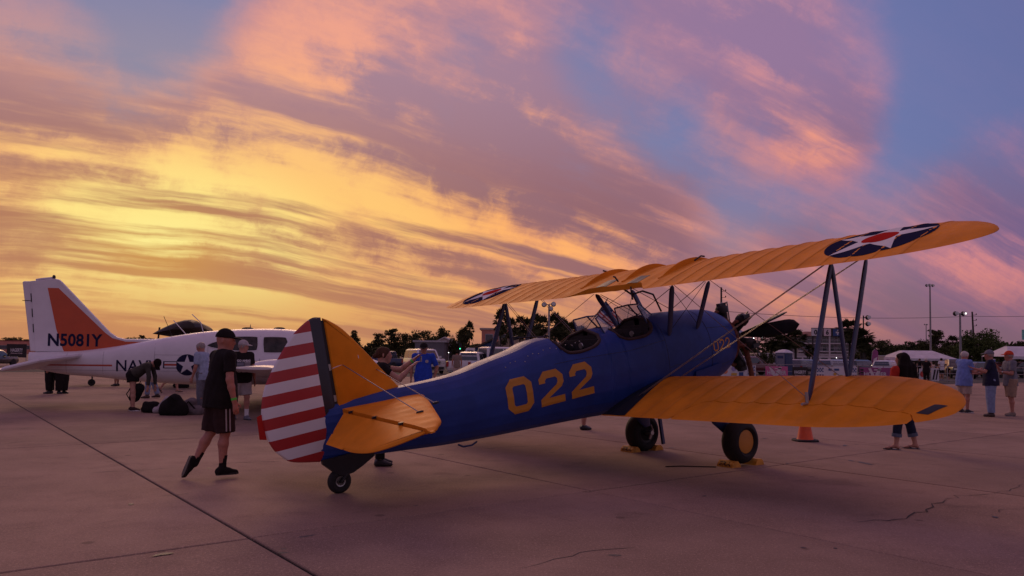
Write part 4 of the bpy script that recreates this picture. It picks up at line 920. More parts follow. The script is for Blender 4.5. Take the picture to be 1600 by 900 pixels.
def person(label, loc, face, H=1.75, vox=.018, lean=(0,0,1), twist=0, head=(0,0), Lleg=((.03,.02,-1),(-.03,0,-1)), Rleg=((.03,-.02,-1),(-.03,0,-1)), Lfoot=None, Rfoot=None, Larm=((0,.2,-1),(.15,.06,-1)), Rarm=((0,-.2,-1),(.15,-.06,-1)),
           anchor=None, skin='fair', shirt=None, sleeve=.6, hem=.20, girth=1.0, belly=0.0, legs=None, leglen=1.0, legw=1.0, shoes=None, sole=None, sock=None, hair=None, hairstyle='short', cap=None, brim=1, wide=1.0, cuff=None, flip=None, group=None, hands=True):
    s = H/1.70; t = thing('person', label, 'person', loc, R(face), group)
    E_ = {}; td = nv(lean); fwd = Vector((1,0,0)); fwd = nv(fwd-td*fwd.dot(td)); lat = td.cross(fwd)
    rt = Matrix.Rotation(R(twist), 3, td); tf, tl = rt @ fwd, rt @ lat
    pel = Vector((0,0,0)); J = {}
    for sd, q, leg in (('L', 1, Lleg), ('R', -1, Rleg)):
        hip = pel+Vector((0, q*.092*s, 0)); kn = hip+nv(leg[0])*.43*s; an = kn+nv(leg[1])*.41*s; J[sd] = [hip, kn, an]
    ft = {'L': Lfoot or ((1,.12,0),(0,0,1)), 'R': Rfoot or ((1,-.12,0),(0,0,1))}
    low = min(min(J[k][2].z-.085*s, (J[k][2]+nv(ft[k][0])*.19*s-nv(ft[k][1])*.06*s).z-.015) for k in 'LR')
    off = Vector((0, 0, -low))
    if anchor: off -= Vector((J[anchor][2].x, J[anchor][2].y, 0))
    else: c = (J['L'][2]+J['R'][2])/2; off -= Vector((c.x, c.y, 0))
    pel = pel+off
    for k in 'LR': J[k] = [p+off for p in J[k]]
    wa, ch, nk = pel+td*.13*s, pel+td*.33*s, pel+td*.52*s
    sh = {'L': pel+td*.465*s+tl*.185*s*wide, 'R': pel+td*.465*s-tl*.185*s*wide}; A = {}
    for k, arm in (('L', Larm), ('R', Rarm)): el = sh[k]+nv(arm[0])*.285*s; wr = el+nv(arm[1])*.25*s; A[k] = [sh[k], el, wr, nv(arm[2] if len(arm) > 2 else arm[1])]
    hd = nv(td*.5+Vector((0,0,1))*.5) if abs(td.x) < .4 else nv(td*.75+Vector((.35,0,.1))); hy = Matrix.Rotation(R(head[0]), 3, hd)
    hf = hy @ nv(tf-hd*tf.dot(hd)); hl = hd.cross(hf); hp = Matrix.Rotation(R(head[1]), 3, hl); hf, hu = hp @ hf, hp @ hd
    hc = nk+hd*.130*s+hf*.02*s
    allp = [pel, nk, hc+hu*.14, hc+hf*.16] + [p for k in 'LR' for p in J[k]+A[k][:3]+[A[k][2]+A[k][3]*.2, J[k][2]+nv(ft[k][0])*.22*s]]
    lo = [min(p[i] for p in allp)-.22 for i in range(3)]; hi = [max(p[i] for p in allp)+.22 for i in range(3)]; lo[2] = min(lo[2], -.05)
    def torso(f, g, k=.05):
        f.cone(J['L'][0], J['R'][0], .105*s*girth+g, .105*s*girth+g, k, (fwd, .92)); f.cone(pel, wa, .150*s*girth+g, .142*s*girth+g, k, (fwd, .72)); f.cone(wa, ch, .142*s*girth+g, .160*s*(girth*.5+.5)+g, k, (tf, .68))
        f.cone(ch+tl*.07*s, ch+td*.09*s+tl*.08*s, .10*s+g, .085*s+g, k, (tf, .95)); f.cone(ch-tl*.07*s, ch+td*.09*s-tl*.08*s, .10*s+g, .085*s+g, k, (tf, .95))
        f.cone(sh['L'], sh['R'], .056*s+g, .056*s+g, k); f.cone(ch, nk-td*.03*s, .09*s+g, .062*s+g*.6, k)
        if belly: f.cone(wa+fwd*.05*s, wa+fwd*.06*s+td*.08*s, .12*s*belly+g, .10*s*belly+g, k)
    def headf(f, g=0):
        f.cone(hc-hf*.018*s+hu*.025*s, hc+hf*.012*s+hu*.02*s, .088*s+g, .086*s+g, .02, (hl, .86)); f.cone(hc+hf*.03*s, hc+hf*.062*s-hu*.088*s, .070*s+g, .034*s+g, .03, (hl, .9))
    # body
    f = Field(lo, hi, vox); torso(f, -.008); headf(f)
    f.cone(nk-td*.06*s, hc-hu*.04*s-hf*.02*s, .066*s, .058*s, .04)
    f.cone(hc+hf*.092*s+hu*.012*s, hc+hf*.112*s-hu*.022*s, .010*s, .015*s, .018); f.cone(hc+hf*.086*s-hu*.052*s, hc+hf*.09*s-hu*.056*s, .018*s, .016*s, .02); f.cone(hc+hf*.078*s+hu*.03*s+hl*.03*s, hc+hf*.078*s+hu*.03*s-hl*.03*s, .016*s, .016*s, .02)
    for q in (-1, 1): f.cone(hc-hf*.008*s+hl*q*.080*s+hu*.02*s, hc-hf*.014*s+hl*q*.084*s-hu*.03*s, .018*s, .012*s, .012, (hl, .5))
    for k, q in (('L', 1), ('R', -1)):
        a, b, c, hdv = A[k]; f.cone(a, b, .054*s, .042*s, .03); f.cone(b, b.lerp(c, .35), .042*s, .041*s, .02); f.cone(b.lerp(c, .35), c, .041*s, .027*s, .02)
        side = hdv.cross(Vector((0,0,1))); side = nv(side) if side.length > .2 else Vector((1,0,0)); pn = nv(side.cross(hdv)); side = nv(hdv.cross(pn))
        if abs(hdv.z) > .8: side = nv(Vector((1,0,0))-hdv*hdv.x); pn = hdv.cross(side)
        pc = c+hdv*.085*s; f.cone(c, pc, .028*s, .034*s, .015, (pn, .55))
        curl = nv(hdv+(-pn if pn.y*q > 0 else pn)*.55)
        for i, (o, L) in enumerate(((.032,.072),(.011,.082),(-.011,.076),(-.031,.060))):
            r_ = max(.0088*s, vox*.72); k0 = pc+side*o*s; k1 = k0+nv(hdv*1.0+curl*.2)*L*.55*s; f.cone(k0, k1, r_*1.05, r_*.95, .006); f.cone(k1, k1+curl*L*.5*s, r_*.95, r_*.8, .006)
        th0 = c+hdv*.03*s+side*.026*s; th1 = th0+nv(hdv*.7+side*.7)*.045*s; f.cone(th0, th1, .013*s, .011*s, .008); f.cone(th1, th1+nv(hdv+side*.1)*.03*s, .011*s, .009*s, .006)
        h_, n_, an = J[k]; f.cone(h_, n_, .088*s, .057*s, .04); f.cone(n_, n_.lerp(an, .32)-fwd*.012*s, .053*s, .057*s, .03); f.cone(n_.lerp(an, .32)-fwd*.012*s, an, .057*s, .036*s, .03)
        fd, fu = nv(ft[k][0]), nv(ft[k][1]); f.cone(an, an-fd*.035*s-fu*.045*s, .036*s, .032*s, .02); f.cone(an-fu*.02*s, an+fd*.13*s-fu*.06*s, .034*s, .024*s, .02); f.cone(an+fd*.13*s-fu*.06*s, an+fd*.17*s-fu*.064*s, .024*s, .018*s, .015, (fu, .7))
    body = link('body', f.mesh('body', SKIN[skin]), t)
    def bbox(ps, m): return [min(p[i] for p in ps)-m for i in range(3)], [max(p[i] for p in ps)+m for i in range(3)]
    out = {'root': t, 'body': body, 'J': J, 'A': A, 'hc': hc}
    # eyes
    if hands:
        for q in (-1, 1): m = MB(); m.ball(tuple(hc+hf*.083*s+hl*q*.032*s+hu*.012*s), .011*s, 8); m.build('eye', M_DARKST, t)
    if legs:
        f = Field(*bbox([pel, wa]+[p for k in 'LR' for p in J[k]], .2), vox); g = .012
        f.cone(J['L'][0], J['R'][0], .106*s*girth+g*.8, .106*s*girth+g*.8, .05, (fwd, .92)); f.cone(pel, wa, .150*s*girth+g*.3, .142*s*girth+g*.3, .05, (fwd, .72))
        for k in 'LR':
            h_, n_, an = J[k]
            if leglen <= 1: e = h_.lerp(n_, leglen); f.cone(h_, n_.lerp(n_+(n_-h_), .12), .098*s*legw+g, (.078*s*legw+g*1.5), .04)
            else: e = n_.lerp(an, leglen-1); f.cone(h_, n_, .094*s*legw+g, .066*s*legw+g, .04); f.cone(n_, an+(an-n_)*.1, .066*s*legw+g, .052*s*legw+g, .03)
            dv = (n_-h_) if leglen <= 1 else (an-n_)
            sel = np.einsum('ijkl,l->ijk', f.pts()-np.array(e), np.array(nv(dv))); oth = J['R' if k == 'L' else 'L']; P = f.pts()
            dk = np.linalg.norm(P-np.array(n_.lerp(an, .4)), axis=-1); do = np.linalg.norm(P-np.array(oth[1].lerp(oth[2], .4)), axis=-1)
            f.d = np.where((dk < do), np.maximum(f.d, sel.astype(np.float32)), f.d)
        f.cut(pel+td*.06*s, td); f.wrinkle(.005, 34, 3); nm = {0: 'shorts', 1: 'trousers'}[int(leglen > 1.0)]
        out['legs'] = link(nm, f.mesh(nm, legs), t)
        if cuff:
            for k in 'LR': h_, n_, an = J[k]; m = MB(); m.tube([n_.lerp(an, leglen-1-.14), n_.lerp(an, leglen-1+.01)], .066*s*legw+.016, 14, caps=False); m.build('cuff', cuff, out['legs'])
    if shirt:
        f = Field(*bbox([pel, nk]+[p for k in 'LR' for p in A[k][:3]], .22), vox); torso(f, .014, .06)
        f.cone(wa, pel-td*(hem-.02)*s, .155*s*girth+.022, .168*s*girth+.034, .05, (fwd, .80)); ht = pel-td*hem*s*.72
        for k in 'LR':
            a, b, c, _ = A[k]; 
            if sleeve <= 1: f.cone(a, b, .070*s, .062*s, .035)
            else: f.cone(a, b, .066*s, .054*s, .035); f.cone(b, c, .054*s, .042*s, .02)
        f.cut(ht, -td)
        for k in 'LR':
            a, b, c, _ = A[k]; e, dv = (a.lerp(b, sleeve), nv(b-a)) if sleeve <= 1 else (b.lerp(c, sleeve-1), nv(c-b)); P = f.pts(); ax = np.linalg.norm((P-np.array(e))-np.einsum('ijkl,l->ijk', P-np.array(e), np.array(dv))[..., None]*np.array(dv), axis=-1)
            sel = np.einsum('ijkl,l->ijk', P-np.array(e), np.array(dv)); lat_ = np.einsum('ijkl,l->ijk', P-np.array(ch), np.array(tl))*(1 if k == 'L' else -1)
            f.d = np.where((ax < .085) & (sel > -.02) & ((lat_ > .155*s) | (abs(dv.z) < .75)), np.maximum(f.d, sel.astype(np.float32)), f.d)
        f.carve(nk+td*.045*s+tf*.02*s, .068*s); f.wrinkle(.0055, 30, 5)
        out['shirt'] = link('shirt', f.mesh('shirt', shirt), t)
    for k in 'LR':
        an = J[k][2]; fd, fu = nv(ft[k][0]), nv(ft[k][1]); fs_ = nv(fu.cross(fd))
        if sock: m = MB(); m.tube([an+(J[k][1]-an)*.36, an+(J[k][1]-an)*.15, an], [.047*s,.042*s,.045*s], 14); m.build('sock', sock, t)
        if shoes:
            f = Field(*bbox([an-fd*.1-fu*.1, an+fd*.23*s], .09), min(vox, .012)); f.cone(an-fd*.035*s-fu*.035*s, an-fu*.0*s, .042*s, .044*s, .03); f.cone(an-fd*.04*s-fu*.05*s, an+fd*.06*s-fu*.045*s, .040*s, .044*s, .03); f.cone(an+fd*.06*s-fu*.045*s, an+fd*.15*s-fu*.058*s, .044*s, .034*s, .03, (fu, .85)); f.cut(an-fu*.083*s, -fu)
            so = link('shoe', f.mesh('shoe', shoes), t)
            if sole: m = MB(); rg = [[an+fd*x*s+fs_*y*s-fu*z for x, y in [(-.075+.0*0,0),(-.06,.034),(0,.036),(.08,.045),(.15,.038),(.188,.0),(.15,-.038),(.08,-.045),(0,-.036),(-.06,-.034)]] for z in (.060*s, .084*s)]; m.loft(rg); m.build('sole', sole, so)
        if flip: m = MB(); rg = [[an+fd*x*s+fs_*y*s-fu*z for x, y in [(-.075,0),(-.06,.034),(0,.034),(.09,.045),(.16,.038),(.20,.0),(.16,-.038),(.09,-.045),(0,-.034),(-.06,-.034)]] for z in (.074*s, .092*s)]; m.loft(rg); m.tube([an+fd*.06*s+fs_*.04*s-fu*.07*s, an+fd*.10*s+fs_*.01*s-fu*.032*s, an+fd*.145*s-fu*.066*s, an+fd*.10*s-fs_*.02*s-fu*.032*s, an+fd*.06*s-fs_*.04*s-fu*.07*s], .007*s, 6); m.build('flip_flop', flip, t)
    hv = min(vox, .012)
    if hair:
        f = Field(*bbox([hc+hu*.05, hc-hu*.12], .16) if hairstyle != 'long' else bbox([hc+hu*.05, nk-td*.34*s-tf*.1*s, hc+hf*.05], .2), hv); headf(f, .011); f.cut(hc+hf*.045*s, nv(hf*1.0-hu*.75)); f.cut(hc-hu*.065*s, -hu)
        if hairstyle == 'long':
            for q in (-1, 0, 1): f.cone(hc-hf*.03*s+hl*q*.05*s+hu*.02*s, nk-tf*.05*s+tl*q*.10*s-td*.02*s, .068*s, .080*s, .03); f.cone(nk-tf*.06*s+tl*q*.10*s-td*.02*s, nk-td*.30*s-tf*.11*s+tl*q*.13*s, .085*s, .062*s, .03)
            f.cone(hc+hl*.07*s, nk+tl*.09*s+tf*.03*s, .035*s, .03*s, .02); f.cone(hc-hl*.07*s, nk-tl*.09*s+tf*.03*s, .035*s, .03*s, .02); f.wrinkle(.004, 60, 8)
        if hairstyle == 'bun': f.cone(hc-hf*.11*s+hu*.0*s, hc-hf*.135*s-hu*.01*s, .035*s, .032*s, .012); f.wrinkle(.002, 70, 8)
        if hairstyle == 'hang':
            for q in (-1, 1): f.cone(hc+hl*q*.06*s-hf*.02*s, hc+hl*q*.06*s+Vector((.05,0,-.22))*s, .05*s, .03*s, .03)
        link('hair', f.mesh('hair', HAIR[hair]), t)
    if cap:
        f = Field(*bbox([hc+hu*.05, hc+hf*.17*s], .16), hv); headf(f, .016); f.cone(hc+hu*.055*s, hc+hu*.06*s-hf*.01*s, .094*s, .092*s, .03); f.cut(hc+hu*.035*s, -hu); c_ = link('cap', f.mesh('cap', cap), t)
        f = Field(*bbox([hc+hu*.05, hc+hf*.17*s*brim], .14), .008); f.cone(hc+hf*.085*s*brim+hu*.048*s, hc+hf*.135*s*brim+hu*.038*s, .076*s, .070*s, .02, (hu, .12)); f.carve(hc, .088*s); link('cap_brim', f.mesh('cap_brim', cap), c_)
    return out
# ---------------------------------------------------------------- who stands where
C_BLK = cloth('cloth_black', (.013, .010, .010)); C_BRN = cloth('cloth_dark_brown', (.035, .018, .017)); C_NVY = cloth('cloth_navy', (.016, .017, .042)); C_BLUE = cloth('cloth_bright_blue', (.022, .065, .44)); C_SKY = cloth('cloth_light_blue', (.15, .22, .50)); C_PALE = cloth('cloth_pale_blue', (.30, .36, .48))
C_GRY = cloth('cloth_grey', (.16, .16, .19)); C_LGRY = cloth('cloth_light_grey', (.40, .36, .37)); C_KHK = cloth('cloth_khaki', (.30, .21, .15)); C_TAN = cloth('cloth_light_khaki', (.42, .33, .28)); C_JEAN = cloth('denim_faded', (.20, .25, .38)); C_DJEAN = cloth('denim_dark', (.018, .022, .045)); C_CUFF = cloth('denim_cuff', (.10, .12, .17))
C_RED = cloth('cloth_red', (.45, .035, .02)); C_ORG = cloth('cap_red', (.55, .055, .022)); C_WHT = cloth('cloth_white', (.66, .63, .64)); C_OLV = cloth('cloth_olive', (.055, .05, .042)); C_TAUPE = cloth('cloth_taupe', (.22, .17, .14)); M_GREEN = mat('wristband_green', (.08, .62, .06), .5); L_BRN = mat('shoe_brown', (.045, .022, .016), .5)
def band(p, frac, mtl, k, name='wristband', r=.030, half=.012):
    a, b, c, _ = p['A'][k]; d = nv(c-b); m = MB(); q = b.lerp(c, frac); m.tube([q-d*half, q+d*half], r, 14); m.build(name, mtl, p['root'])
p = person('man in black T-shirt, black cap and dark shorts walking away beside the striped rudder', gnd(347, 748), 42, 1.72, .0105, (.03,0,1), 0, (-34, 4), Rleg=((.06,-.02,-1),(-.05,0,-1)), Lleg=((-.14,.02,-1),(-.44,.03,-.9)), Lfoot=((-.34,.05,-.94),(.94,0,-.34)), anchor='R',
    Larm=((-.06,.22,-1),(.12,.10,-1)), Rarm=((-.10,-.30,-1),(.20,-.10,-1)), skin='ruddy', shirt=C_BLK, sleeve=.70, hem=.20, girth=1.24, legs=C_BRN, leglen=1.0, legw=1.22, shoes=C_BLK, sole=M_BLACK, sock=C_BLK, cap=C_BLK, wide=1.14)
band(p, .90, M_GREEN, 'R', r=.034)
h_, n_, an = p['J']['R']; m = MB()
for o in (-.03, .015): a = h_.lerp(n_, .30)+Vector((o,-.118,0)); b = h_.lerp(n_, .95)+Vector((o,-.108,0)); m.add([a+Vector((-.008,-.004,0)), a+Vector((.008,-.004,0)), b+Vector((.008,-.004,0)), b+Vector((-.008,-.004,0))], [(0,1,2,3)])
tr = tree_of(p['legs'])
for i, v in enumerate(m.v): hit = tr.ray_cast(Vector((v[0], -.5, v[2])), Vector((0,1,0))); m.v[i] = tuple(hit[0]+Vector((0,-.006,0))) if hit[0] else v
m.build('shorts_stripe', C_LGRY, p['legs'], kind='stuff')
p = person('man in grey cap and printed black T-shirt walking in front of the white airplane', gnd(385, 656), -52, 1.76, .014, (.02,0,1), 0, (48, 4), Lleg=((.16,.03,-1),(.02,0,-1)), Rleg=((-.12,-.02,-1),(-.30,0,-1)), anchor='L', Larm=((-.1,.25,-1),(.1,.1,-1)), Rarm=((-.05,-.25,-1),(.2,-.05,-1)),
    skin='ruddy', shirt=C_BLK, sleeve=.7, hem=.18, girth=1.1, belly=.8, legs=C_LGRY, leglen=.92, legw=1.1, shoes=C_GRY, sole=M_BLACK, sock=C_WHT, cap=C_LGRY, hair='grey')
tr = tree_of(p['shirt']); zc = p['J']['L'][0].z
def chest_print(me, y, z, mtl, nm='lettering'):
    me = fine(me, .05); me.materials.append(mtl); drape(me, lambda a, b: Vector((1.0, y+a, z+b)), tr, (-1, 0, 0), .006); link(nm, me, p['shirt'])
ym = p['J']['R'][0].y+.10
chest_print(fit_text('GO AHEAD', .30, .05, .03), ym, zc+.36, C_WHT); chest_print(fit_text('CALL 911', .30, .055, .03), ym, zc+.13, C_WHT)
chest_print(poly_mesh([[(0,-.06+i*.03),(.15,-.06+i*.03),(.15,-.045+i*.03),(0,-.045+i*.03)] for i in range(5)]+[[(-.15,-.06),(-.01,-.06),(-.01,-.045),(-.15,-.045)],[(-.15,-.03),(-.01,-.03),(-.01,-.015),(-.15,-.015)]]), ym, zc+.25, C_LGRY, 'shirt_flag')
chest_print(poly_mesh([[(-.15,0),(-.01,0),(-.01,.075),(-.15,.075)]]), ym, zc+.25, C_GRY, 'shirt_flag_canton')
person('grey haired man in pale blue shirt looking down beside the round insignia', onx(318, 18.6), 172, 1.74, .018, (.10,0,1), 0, (0, 14), skin='ruddy', shirt=C_PALE, sleeve=.8, legs=C_GRY, leglen=1.95, shoes=L_BRN, hair='grey', Larm=((.05,.15,-1),(.3,0,-1)), Rarm=((.05,-.15,-1),(.3,0,-1)))
person('woman bending forward in dark jacket and black shorts over the bags', gnd(207, 642), 8, 1.66, .015, (.86,0,.52), 0, (0, 18), Lleg=((-.10,.05,-1),(.02,0,-1)), Rleg=((.16,-.10,-1),(.02,0,-1)), skin='fair', shirt=C_OLV, sleeve=1.9, hem=.06, legs=C_BLK, leglen=.42, legw=1.25, shoes=C_BRN, sole=C_WHT, hair='dark', hairstyle='hang', Larm=((.25,.1,-1),(.05,0,-1)), Rarm=((.22,-.1,-1),(-.1,0,-1)))
person('person in pale jeans striding behind the white airplane near its NAVY lettering', gnd(238, 622), 200, 1.74, .02, Lleg=((.22,.03,-1),(.05,0,-1)), Rleg=((-.10,-.03,-1),(-.32,0,-1)), skin='fair', shirt=C_PALE, legs=C_JEAN, leglen=1.95, legw=1.15, shoes=L_BRN, hair='dark')
person('person in black cropped trousers walking beyond the white airplane', gnd(264, 614), 5, 1.68, .02, Lleg=((.30,.03,-1),(.10,0,-1)), Rleg=((-.22,-.03,-1),(-.62,0,-.8)), Rfoot=((.6,0,-.8),(.8,0,.6)), skin='fair', shirt=C_BLK, legs=C_BLK, leglen=1.45, flip=M_BLACK, hair='brown')
for x, f_, lb in ((80, 200, 'left one of two people in baggy black trousers behind the white tail'), (98, -20, 'right one of two people in baggy black trousers behind the white tail')):
    person(lb, onx(x, 26.1), f_, 1.70, .02, skin='tan', shirt=C_BLK, legs=C_BLK, leglen=1.96, legw=1.75, girth=1.1, shoes=M_BLACK, hair='dark', sleeve=1.8)
person('bare legged person standing far behind the white airplane under its dorsal fin', gnd(182, 603), 180, 1.70, .022, skin='tan', shirt=C_BLK, legs=C_BLK, leglen=.9, shoes=M_BLACK, hair='dark')
p = person('woman with hair in a bun raising a phone behind the yellow fin', onx(597, 10.3), 12, 1.60, .0115, (.03,0,1), 0, (0, -4), Lleg=((.05,.05,-1),(0,0,-1)), Rleg=((.02,-.03,-1),(0,0,-1)), skin='fair', shirt=C_BLK, sleeve=.45, legs=C_BLK, leglen=1.95, shoes=M_BLACK, hair='brown', hairstyle='bun', wide=.9,
    Larm=((.85,.05,-.08),(.72,-.22,.60),(.7,-.2,.6)), Rarm=((.75,-.05,-.50),(.68,.20,.72),(.7,.2,.6)))
band(p, .85, M_GREEN, 'L', r=.032)
hand = p['root'].matrix_basis @ ((p['A']['L'][2]+p['A']['R'][2])/2+Vector((.115,0,.06))); M_PH = mat('phone_case', (.30, .27, .28), .35)
ph = thing('phone', 'pale smartphone held up in both hands by the woman with a bun', 'phone', hand, R(12)); m = MB(); m.cbox((0,0,0),(.012,.15,.075)); m.build('phone_case', M_PH, ph); m = MB(); m.cbox((-.007,0,0),(.002,.138,.066)); m.build('screen', M_BLACK, ph)
p = person('man in bright blue T-shirt and black cap standing in front of the white SUV', onx(662, 19.0), -88, 1.78, .014, (0,0,1), 0, (0, 12), skin='tan', shirt=C_BLUE, sleeve=.85, hem=.24, girth=1.08, belly=.6, legs=C_GRY, leglen=.95, shoes=C_WHT, cap=C_BLK, Larm=((-.15,.45,-1),(.2,-.25,-1)), Rarm=((-.05,-.3,-1),(.12,-.02,-1)), wide=1.1)
tr = tree_of(p['shirt']); zc = p['J']['L'][0].z; chest_print(poly_mesh([disc(.038, 16)]), ym, zc+.36, C_LGRY, 'shirt_emblem') if False else None
me = fine(poly_mesh([disc(.04, 16)]), .05); me.materials.append(C_LGRY); drape(me, lambda a, b: Vector((1, .09+a, zc+.36+b)), tr, (-1,0,0), .006); link('shirt_emblem', me, p['shirt'])
person('man in taupe T-shirt seen from behind near the parked van', onx(714, 42), 95, 1.74, .022, skin='ruddy', shirt=C_TAUPE, legs=C_TAN, leglen=.95, shoes=C_GRY, hair='dark')
person('bare legged person in black flat shoes walking on the far side of the blue fuselage', gnd(912, 672), 20, 1.62, .018, Lleg=((.1,.03,-1),(-.1,0,-1)), Rleg=((-.05,-.02,-1),(-.15,0,-1)), anchor='R', skin='fair', shirt=C_BLK, legs=C_BLK, leglen=.8, shoes=M_BLACK, hair='brown')
p = person('woman with long dark hair and red top walking behind the yellow wing tip', gnd(1415, 702), 158, 1.66, .0125, (.02,0,1), -48, (34, 2), Lleg=((.29,.09,-1),(.10,.04,-1)), Rleg=((-.17,-.12,-1),(-.24,-.05,-1)), Lfoot=((1,.05,.02),(0,0,1)), skin='fair', shirt=C_RED, sleeve=.5, hem=.10, wide=1.0, legs=C_DJEAN, leglen=1.66, legw=.98, cuff=C_CUFF, flip=M_BLACK, hair='dark', hairstyle='long',
    Larm=((.25,.12,-1),(.8,-.1,-.2)), Rarm=((.15,-.1,-1),(.8,.1,-.3)))
G3 = 'three men talking at the right edge of the apron'
person('white haired man in light blue T-shirt and khaki shorts gesturing at the navy shirt', gnd(1507, 645), 14, 1.80, .014, (.03,0,1), 0, (0, 4), skin='ruddy', shirt=C_SKY, sleeve=.75, hem=.26, girth=1.22, belly=1.0, legs=C_TAN, leglen=.95, legw=1.1, shoes=M_BLACK, sole=C_WHT, hair='white', Larm=((.40,.1,-.85),(.70,-.05,.75)), Rarm=((.30,-.15,-1),(.85,.15,.30)), group=G3)
person('man in navy T-shirt, faded jeans and grey cap with his back turned', gnd(1549, 651), 148, 1.80, .014, (.02,0,1), 0, (20, 0), skin='ruddy', shirt=C_NVY, sleeve=.8, hem=.18, girth=1.26, belly=.9, legs=C_JEAN, leglen=1.96, legw=1.38, shoes=L_BRN, cap=C_GRY, hair='grey', Larm=((.40,.35,-.8),(.85,.3,.30)), Rarm=((.2,-.35,-1),(.8,.2,-.1)), group=G3)
p = person('man in grey T-shirt, red cap and khaki shorts holding a drink', gnd(1582, 650), 174, 1.79, .014, (.02,0,1), 0, (0, 0), Lleg=((.10,.03,-1),(-.06,0,-1)), Rleg=((-.12,-.03,-1),(-.1,0,-1)), skin='ruddy', shirt=C_GRY, sleeve=.75, hem=.18, girth=1.04, belly=.7, legs=C_KHK, leglen=.98, legw=1.15, shoes=C_TAUPE, sole=C_GRY, cap=C_ORG, hair='grey', Larm=((.25,.1,-1),(.75,-.25,.15)), Rarm=((.35,-.05,-.9),(.6,.2,.78)), group=G3)
hp_ = p['root'].matrix_basis @ (p['A']['R'][2]+Vector((.08,.02,.10))); cp_ = thing('drink_cup', 'blue drink cup raised by the man in the red cap', 'cup', hp_, 0); m = MB(); m.lathe([(.030,-.06),(.034,0),(.040,.07),(.036,.07)], (0,0,0), 'Z', 14); m.build('cup', C_SKY, cp_); m = MB(); m.lathe([(.041,.07),(.041,.08),(.01,.085)], (0,0,0), 'Z', 14); m.build('lid', C_WHT, cp_)
band(p, .86, M_STEEL, 'L', 'watch', .033, .014)
person('man in black shirt raising a camera beyond the yellow wing tip', onx(1447, 46), 40, 1.66, .02, skin='ruddy', shirt=C_BLK, legs=C_BLK, leglen=1.95, shoes=M_BLACK, hair='white', Larm=((.5,.1,-.8),(.6,-.2,.8)), Rarm=((.5,-.1,-.8),(.6,.2,.8)), girth=1.1)
person('man in white T-shirt and dark shorts standing by the fence banners', onx(1471, 58), 100, 1.72, .022, skin='tan', shirt=C_WHT, legs=C_BLK, leglen=.9, shoes=C_GRY, hair='dark')
person('child in dark clothes standing beside the white T-shirt by the fence', onx(1481, 56), 200, 1.12, .02, skin='tan', shirt=C_BLK, legs=C_BLK, leglen=.9, shoes=C_GRY, hair='dark')
person('person in black standing under the long white tent', onx(1437, 70), 200, 1.7, .025, skin='tan', shirt=C_BLK, legs=C_BLK, leglen=1.95, shoes=M_BLACK, hair='dark', hands=False)

# ---------------------------------------------------------------- bags, chocks, cone
def lump(name, mtl, parts, h=.014, wr=.008, freq=26, seed=1, parent=None):
    pts = [Vector(q) for a, b, ra, rb in parts for q in (a, b)]; r = max(max(ra, rb) for _, _, ra, rb in parts)
    f = Field([min(p[i] for p in pts)-r-.06 for i in range(3)], [max(p[i] for p in pts)+r+.06 for i in range(3)], h)
    for a, b, ra, rb in parts: f.cone(a, b, ra, rb, .06)
    f.wrinkle(wr, freq, seed); f.cut((0,0,.002), (0,0,-1)); return link(name, f.mesh(name, mtl), parent)
BAGM = cloth('bag_black', (.012, .010, .010)); BAGG = cloth('bag_grey', (.17, .14, .15)); BAGL = cloth('bag_pale', (.36, .32, .33))
def bag(label, px, py, parts, mtl, seed, extra=None, rz=0):
    t = thing('bag', label, 'bag', gnd(px, py), rz); lump('bag_body', mtl, parts, seed=seed, parent=t)
    for pts, r, nm, mt in extra or []: m = MB(); m.tube(pts, r, 8, flat=((0,1,0), .5)); m.build(nm, mt, t)
    return t
bag('large black slumped bag in the middle of the pile', 271, 649, [((-.18,0,.10),(.20,0,.10),.16,.15),((-.12,0,.2),(.02,0,.36),.18,.13),((.02,0,.36),(.16,0,.2),.13,.16)], BAGM, 2, [([(-.1,-.14,.38),(0,-.2,.46),(.1,-.14,.36)], .018, 'strap', BAGM)])
bag('grey and black gym bag at the right end of the pile', 297, 648, [((-.16,.05,.10),(.18,.05,.09),.15,.13),((-.1,.05,.2),(.02,.05,.30),.14,.11)], BAGG, 3, [([(-.15,-.08,.15),(0,-.12,.32),(.16,-.06,.12)], .02, 'strap', BAGM)])
bag('pale cloth sack leaning on the large black bag', 249, 646, [((-.10,.05,.06),(.12,.05,.12),.09,.10),((.06,.05,.15),(.16,.05,.33),.11,.08)], BAGL, 4)
bag('small black camera bag left of the pile', 236, 645, [((-.13,0,.09),(.13,0,.09),.10,.10),((-.12,0,.2),(.12,0,.2),.08,.08)], BAGM, 5, [([(-.16,-.05,.2),(-.2,-.1,.1),(-.17,-.1,.02)], .012, 'strap', C_BRN)])
t = bag('black backpack hanging from the hands of the bending woman', 213, 642, [((-.06,0,.34),(.05,0,.56),.12,.13)], BAGM, 6, [([(-.12,-.05,.60),(-.22,-.08,.42),(-.14,-.05,.26)], .014, 'strap', BAGM), ([(.02,0,.62),(.09,-.02,.74),(.12,0,.62)], .014, 'grab_loop', BAGM)])
bag('black kit bag lying on the ground beyond the white fuselage', 283, 606, [((-.22,0,.08),(.22,0,.08),.12,.11)], BAGM, 7)
M_CONE = mat('cone_orange', (.72, .095, .018), .5); CN = thing('traffic_cone', 'orange traffic cone with white collar under the yellow wing', 'traffic cone', gnd(1258, 689))
m = MB(); m.loft([[Vector((x*s_, y*s_, z)) for x, y in smooth_poly([(-.21,-.21),(.21,-.21),(.21,.21),(-.21,.21)], 3, ())] for z, s_ in ((0,.86),(.02,.87),(.035,.8))]); m.build('base', M_RUBBER, CN)
